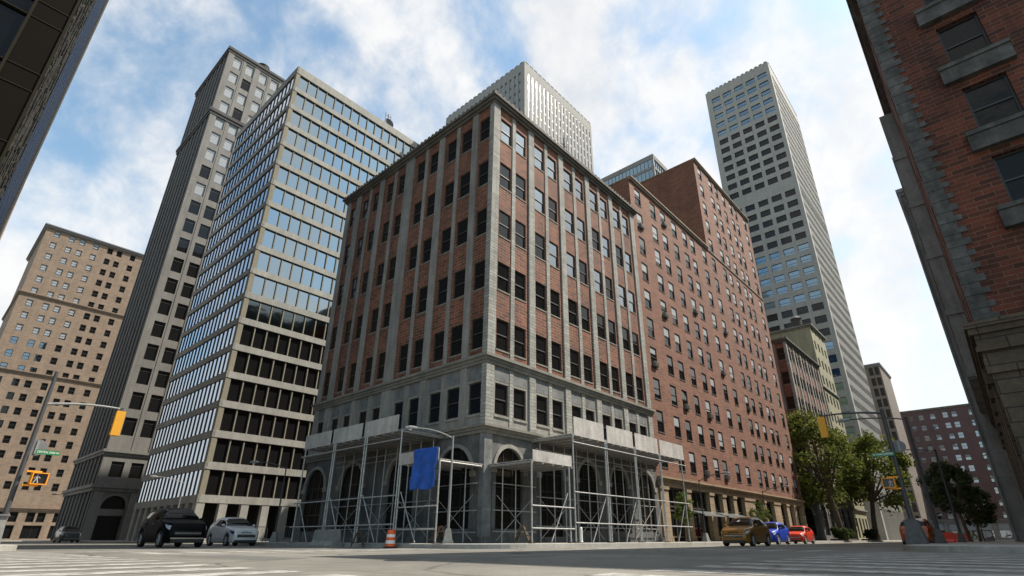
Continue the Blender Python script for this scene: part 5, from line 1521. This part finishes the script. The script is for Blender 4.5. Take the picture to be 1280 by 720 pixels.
        if roof_rails:
            g = MB(); pts = [P(s * L, 5.9, sd) + Vector((0, 0, 0.05)) for s in (.46, .5, .6, .7, .8, .85)]; g.tube(pts, 0.018, M['black_trim'], 6); g.build('roof_rail', t, local=True)
    # wheels
    for s in (wf, wrr):
        for sd in (1, -1):
            cx, cy = L / 2 - s, sd * (W / 2 - 0.115)
            g = MB(); b = wr * 0.66
            g.lathe([(b, -0.1), (wr * 0.94, -0.105), (wr, -0.07), (wr, 0.07), (wr * 0.94, 0.105), (b, 0.1)], M['rubber'], 26, (0, 0, 0), 'y')
            w_ = g.build('wheel', t, local=True, smooth=False); w_.location = (cx, cy, wr)
            g = MB()
            g.lathe([(b, 0.098 * sd), (b * 0.93, 0.07 * sd), (b * 0.88, 0.02 * sd), (0.001, 0.01 * sd)], M['black_trim'], 24, (0, 0, 0), 'y')
            g.lathe([(b * 1.0, 0.1 * sd), (b * 0.9, 0.098 * sd)], M['rim'], 24, (0, 0, 0), 'y')
            for k in range(5):
                a = 2 * math.pi * k / 5 + 0.3
                g.obox(Matrix.Rotation(a, 4, 'Y') @ Matrix.Translation((b * 0.5, 0.075 * sd, 0)), b * 0.95, 0.03, b * 0.24, M['rim'])
            g.lathe([(b * 0.24, 0.097 * sd), (0.001, 0.1 * sd)], M['rim'], 12, (0, 0, 0), 'y')
            g.build('rim', w_, local=True)
    if taxi:
        g = MB(); z = H + 0.008; g.box(-0.12, 0.12, -0.33, 0.33, z, z + 0.05, M['black_trim']); g.box(-0.09, 0.09, -0.28, 0.28, z + 0.05, z + 0.17, M['wood']); g.build('roof_sign', t, local=True)
    return t
def paint(nm, c, rough=0.28, metal=0.0, coat=0.35, spec=0.4): return m_plain(nm, c, rough, metal, 0.03, 1.0, spec, coat)
car('car', 'black four-wheel-drive car facing the viewer on the left street', (10.25, 33.5, 0), -90, 4.75, 1.98, 1.9, paint('black_car_paint', (0.0025, 0.0025, 0.0025), 0.45, 0, 0.0, 0.1), 'suv', 0.385)
car('car', 'silver hatchback parked at the kerb left of the scaffolding', (14.7, 37.0, 0), -90, 4.05, 1.75, 1.64, paint('silver_car_paint', (0.5, 0.5, 0.5), 0.35, 0.1), 'hatch', 0.33, dark_lights=True)
car('car', 'small dark grey car far away in front of the taupe-grey tower', (15.5, 87.0, 0), -90, 4.7, 1.95, 1.85, paint('grey_car_paint', (0.035, 0.037, 0.036), 0.35), 'suv', 0.37)
car('car', 'ochre yellow car coming along the right-hand street, nearest of its row', (35.1, 12.75, 0), 180, 4.15, 1.78, 1.64, paint('ochre_car_paint', (0.2, 0.088, 0.009), 0.35), 'hatch', 0.335)
car('car', 'bright blue car between the ochre yellow car and the red car', (46.9, 15.0, 0), 180, 4.0, 1.74, 1.64, paint('blue_car_paint', (0.014, 0.045, 0.36), 0.35), 'hatch', 0.33)
car('car', 'bright red car parked beyond the blue car', (55.2, 15.3, 0), 180, 4.0, 1.74, 1.5, paint('red_car_paint', (0.55, 0.035, 0.01), 0.35), 'hatch', 0.32)
car('car', 'dark orange car seen from behind, half hidden by the right signal pole', (47.3, 5.35, 0), 0, 4.4, 1.84, 1.68, paint('orange_car_paint', (0.34, 0.075, 0.012), 0.35), 'hatch', 0.34)

# ================================================================== TREES AND PLANTS
def leaves(mb, centers, n, size, mat, rnd, spread):
    for (c, r) in centers:
        k = int(n * (r ** 2.2))
        for _ in range(k):
            d = Vector((rnd.gauss(0, 1), rnd.gauss(0, 1), rnd.gauss(0, 0.75))); d = d / max(d.length, 0.01) * (r * rnd.random() ** 0.45)
            p = c + d
            nrm = Vector((rnd.gauss(0, 1), rnd.gauss(0, 1), rnd.gauss(0.5, 1))).normalized()
            a = nrm.orthogonal().normalized(); a = Matrix.Rotation(rnd.uniform(0, 6.28), 3, nrm) @ a; b = nrm.cross(a)
            s = size * rnd.uniform(0.6, 1.3)
            mb.v += [tuple(p - a * s), tuple(p + b * s * 0.55 + nrm * s * 0.12), tuple(p + a * s), tuple(p - b * s * 0.55 + nrm * s * 0.12)]
            i = len(mb.v); mb.f.append((i - 4, i - 3, i - 2, i - 1)); mb.m.append(mb.mi(mat))
def tree(name, label, loc, top, rad, base, lean, leafmat, seed, nclump, dens, lsize, trunk_r, group=None, flat=1.0):
    rnd = random.Random(seed); t = thing(name, label, 'tree', loc, 0, group)
    ctr = Vector((lean[0], lean[1], (top + base) / 2)); rz = (top - base) / 2
    m = MB(); m.uvon = False
    fork = Vector((lean[0] * 0.45, lean[1] * 0.45, base + rz * 0.25))
    m.tube([(0, 0, 0), (lean[0] * 0.1, lean[1] * 0.1, 0.25), tuple(fork * 0.55), tuple(fork)], [trunk_r * 1.35, trunk_r, trunk_r * 0.85, trunk_r * 0.72], M['bark'], 10)
    centers = []
    for k in range(nclump):
        while True:
            v = Vector((rnd.uniform(-1, 1), rnd.uniform(-1, 1), rnd.uniform(-1, 1)))
            if 0.3 < v.length < 1: break
        if v.length < 0.62: v = v.normalized() * rnd.uniform(0.6, 1)
        taper = 1.0 - 0.35 * max(0, v.z)
        centers.append((ctr + Vector((v.x * rad * taper, v.y * rad * taper, v.z * rz)), rad * rnd.uniform(0.16, 0.34)))
    m.build('trunk', t, local=True, smooth=True)
    lm = MB(); lm.uvon = False
    for k, (c, r) in enumerate(centers):
        if k % 3: continue
        mid = fork.lerp(c, 0.5) + Vector((rnd.uniform(-.3, .3), rnd.uniform(-.3, .3), rad * 0.1))
        lm.tube([tuple(fork * 0.9), tuple(mid), tuple(c)], [trunk_r * 0.45, trunk_r * 0.24, 0.02], M['bark'], 6)
    lm.build('limbs', t, local=True, smooth=True)
    cm = MB(); cm.uvon = False
    leaves(cm, centers, dens, lsize, leafmat, rnd, 1)
    cm.build('crown', t, local=True)
    return t
def bush(label, loc, sx, sy, h, seed, mat='hedge', group=None):
    rnd = random.Random(seed)
    m = MB(); m.uvon = False
    cs = []
    for k in range(int(14 * sx * sy) + 6):
        cs.append((Vector((rnd.uniform(-sx / 2, sx / 2), rnd.uniform(-sy / 2, sy / 2), rnd.uniform(0.25, h - 0.25))), 0.34))
    leaves(m, cs, 900, 0.1, M[mat], rnd, 1)
    t = thing('shrub', label, 'shrub', loc, 0, group)
    m.build('foliage', t, local=True)
    s = MB()
    for k in range(6):
        a = Vector((rnd.uniform(-sx / 3, sx / 3), rnd.uniform(-sy / 3, sy / 3), 0)); s.tube([tuple(a), tuple(a + Vector((rnd.uniform(-.1, .1), rnd.uniform(-.1, .1), h * 0.7)))], [0.03, 0.012], M['bark'], 5)
    s.build('stems', t, local=True)
def bed(x0, x1, y0, y1, label):
    m = MB(); m.box(x0, x1, y0, y1, 0.2, 0.42, M['wood_dark']); m.poly([(x0 + .1, y0 + .1, 0.424), (x1 - .1, y0 + .1, 0.424), (x1 - .1, y1 - .1, 0.424), (x0 + .1, y1 - .1, 0.424)], M['soil'], (0, 0, 1))
    o = m.build('planting_bed'); tag(o, label, 'planting bed')
bed(80.6 + 1.2, 86.6, 16.9, 19.0, 'low timber planting bed round the larger roadside tree'); bed(100.5, 105.5, 16.9, 19, 'low timber planting bed round the second roadside tree')
tree('plane_tree', 'large leafy plane tree on the pavement in front of the pink brick block', (83.4, 17.6, 0.3), 16.6, 5.6, 4.2, (-1.2, 1.6), M["leaf"], 11, 74, 52, 0.26, 0.42)
tree('plane_tree', 'second leafy plane tree further along, left of the right signal pole', (103.0, 17.6, 0.3), 16.2, 5.7, 4.6, (0.3, -2.0), M['leaf'], 23, 78, 44, 0.3, 0.42)
tree('street_tree', 'tall dark green tree right of the thick lamp post', (55.5, 3.15, 0.2), 6.0, 1.75, 1.9, (0.2, 0.45), M['leaf_dark'], 5, 52, 640, 0.12, 0.13)
tree('street_tree', 'shorter dark green tree right of the taller dark tree', (59.5, 2.75, 0.2), 4.4, 1.5, 1.2, (0.0, -0.25), M['leaf_dark'], 8, 40, 640, 0.12, 0.1)
tree('young_tree', 'slim young tree by the scaffold end, nearer of the two under the orange brick block', (38.6, 18.35, 0.2), 3.5, 0.75, 0.9, (0.1, 0), M['leaf2'], 4, 34, 1300, 0.085, 0.05)
tree('young_tree', 'slim young tree behind the ochre car, farther of the two under the orange brick block', (55.2, 18.5, 0.2), 3.6, 0.95, 0.9, (0.1, 0), M['leaf2'], 14, 34, 900, 0.095, 0.05)
bush('dark shrubs left of the large plane tree trunk', (82.5, 17.9, 0.4), 1.5, 1.4, 1.5, 1); bush('dark shrubs right of the large plane tree trunk', (85.2, 17.7, 0.4), 2.0, 1.3, 1.2, 2)
bush('dark shrubs at the foot of the second plane tree', (103.0, 17.9, 0.4), 3.4, 1.5, 1.45, 3)

# ================================================================== LIGHT, SKY, CAMERA
SUN = Vector((19.6, -13.4, 30.0)).normalized()
el = math.asin(SUN.z); az = math.atan2(SUN.x, SUN.y)
sl = bpy.data.lights.new('sun', 'SUN'); sl.energy = 5.0; sl.angle = R(0.5); sl.color = (1.0, 0.93, 0.82)
so = bpy.data.objects.new('sun', sl); link(so); so.rotation_euler = (-SUN).to_track_quat('-Z', 'Y').to_euler(); so.location = (40, -30, 80)

w = bpy.data.worlds.new('World'); scn.world = w; w.use_nodes = True
nt = w.node_tree; bg = nt.nodes['Background']
sky = nt.nodes.new('ShaderNodeTexSky'); sky.sky_type = 'NISHITA'; sky.sun_disc = False
sky.sun_elevation = el; sky.sun_rotation = az; sky.air_density = 1.0; sky.dust_density = 0.6; sky.ozone_density = 0.8
tc = nt.nodes.new('ShaderNodeTexCoord')
sp = nt.nodes.new('ShaderNodeSeparateXYZ'); nt.links.new(tc.outputs['Generated'], sp.inputs[0])
def mth(op, a, b=None, clamp=False):
    n = nt.nodes.new('ShaderNodeMath'); n.operation = op; n.use_clamp = clamp
    for i, v in enumerate((a, b)):
        if v is None: continue
        if isinstance(v, (int, float)): n.inputs[i].default_value = v
        else: nt.links.new(v, n.inputs[i])
    return n.outputs[0]
zz = mth('MAXIMUM', sp.outputs['Z'], 0.0)
off = nt.nodes.new('ShaderNodeVectorMath'); off.operation = 'ADD'; nt.links.new(tc.outputs['Generated'], off.inputs[0]); off.inputs[1].default_value = (CLOUD_SEED, CLOUD_SEED * 0.7, 0.4)
def noise(scale, detail, rough, dist=0.0):
    n = nt.nodes.new('ShaderNodeTexNoise'); n.inputs['Scale'].default_value = scale; n.inputs['Detail'].default_value = detail
    n.inputs['Roughness'].default_value = rough; n.inputs['Distortion'].default_value = dist
    nt.links.new(off.outputs[0], n.inputs['Vector']); return n.outputs['Fac']
n1, n2 = noise(2.6, 9, 0.56, 0.2), noise(8.0, 7, 0.6, 0.2)
mix = mth('ADD', mth('MULTIPLY', n1, 0.72), mth('MULTIPLY', n2, 0.28))
low = mth('MULTIPLY', mth('POWER', mth('SUBTRACT', 1.0, zz, True), 2.0), 0.085)
south = mth('MULTIPLY', mth('SUBTRACT', -0.12, mth('MULTIPLY', mth('ADD', sp.outputs['X'], sp.outputs['Y']), 0.7071), True), 0.16)
cov = ramp(nt, mth('SUBTRACT', mth('ADD', mix, low), south), (0, 0, 0), (1, 1, 1), 0.40, 0.58)
cov.color_ramp.interpolation = 'EASE'
shade = ramp(nt, n2, (CLOUD * 0.8, CLOUD * 0.81, CLOUD * 0.83), (CLOUD, CLOUD * 0.985, CLOUD * 0.965), 0.3, 0.6)
mx = nt.nodes.new('ShaderNodeMix'); mx.data_type = 'RGBA'
nt.links.new(mth('MULTIPLY', cov.outputs['Color'], 0.93), mx.inputs['Factor']); tint = nt.nodes.new('ShaderNodeMix'); tint.data_type = 'RGBA'; tint.blend_type = 'MULTIPLY'; tint.inputs['Factor'].default_value = 1.0; tint.inputs['B'].default_value = (1.62, 1.72, 1.5, 1); nt.links.new(sky.outputs[0], tint.inputs['A']); nt.links.new(tint.outputs['Result'], mx.inputs['A']); nt.links.new(shade.outputs[0], mx.inputs['B'])
nt.links.new(mx.outputs['Result'], bg.inputs['Color']); bg.inputs['Strength'].default_value = 0.1

cam = bpy.data.cameras.new('camera'); co = bpy.data.objects.new('camera', cam); link(co); scn.camera = co
cam.sensor_width = 36; cam.lens = 656.2 / 1280 * 36
cam.shift_x = -(656.2 - 640) / 1280; cam.shift_y = (390.4 - 360) / 1280
cam.clip_start = 0.02; cam.clip_end = 6000
co.location = CAM
mat = Matrix((( _r.x, _u.x, -_f.x), (_r.y, _u.y, -_f.y), (_r.z, _u.z, -_f.z)))
co.rotation_euler = mat.to_euler()
vs = scn.view_settings; vs.view_transform = 'Standard'; vs.look = 'None'; vs.gamma = 1; vs.use_curve_mapping = False; vs.exposure = EXPO
scn.cycles.max_bounces = 5; scn.cycles.diffuse_bounces = 3; scn.cycles.glossy_bounces = 3; scn.cycles.transmission_bounces = 3; scn.cycles.transparent_max_bounces = 4
scn.cycles.use_denoising = True; scn.cycles.sample_clamp_indirect = 6
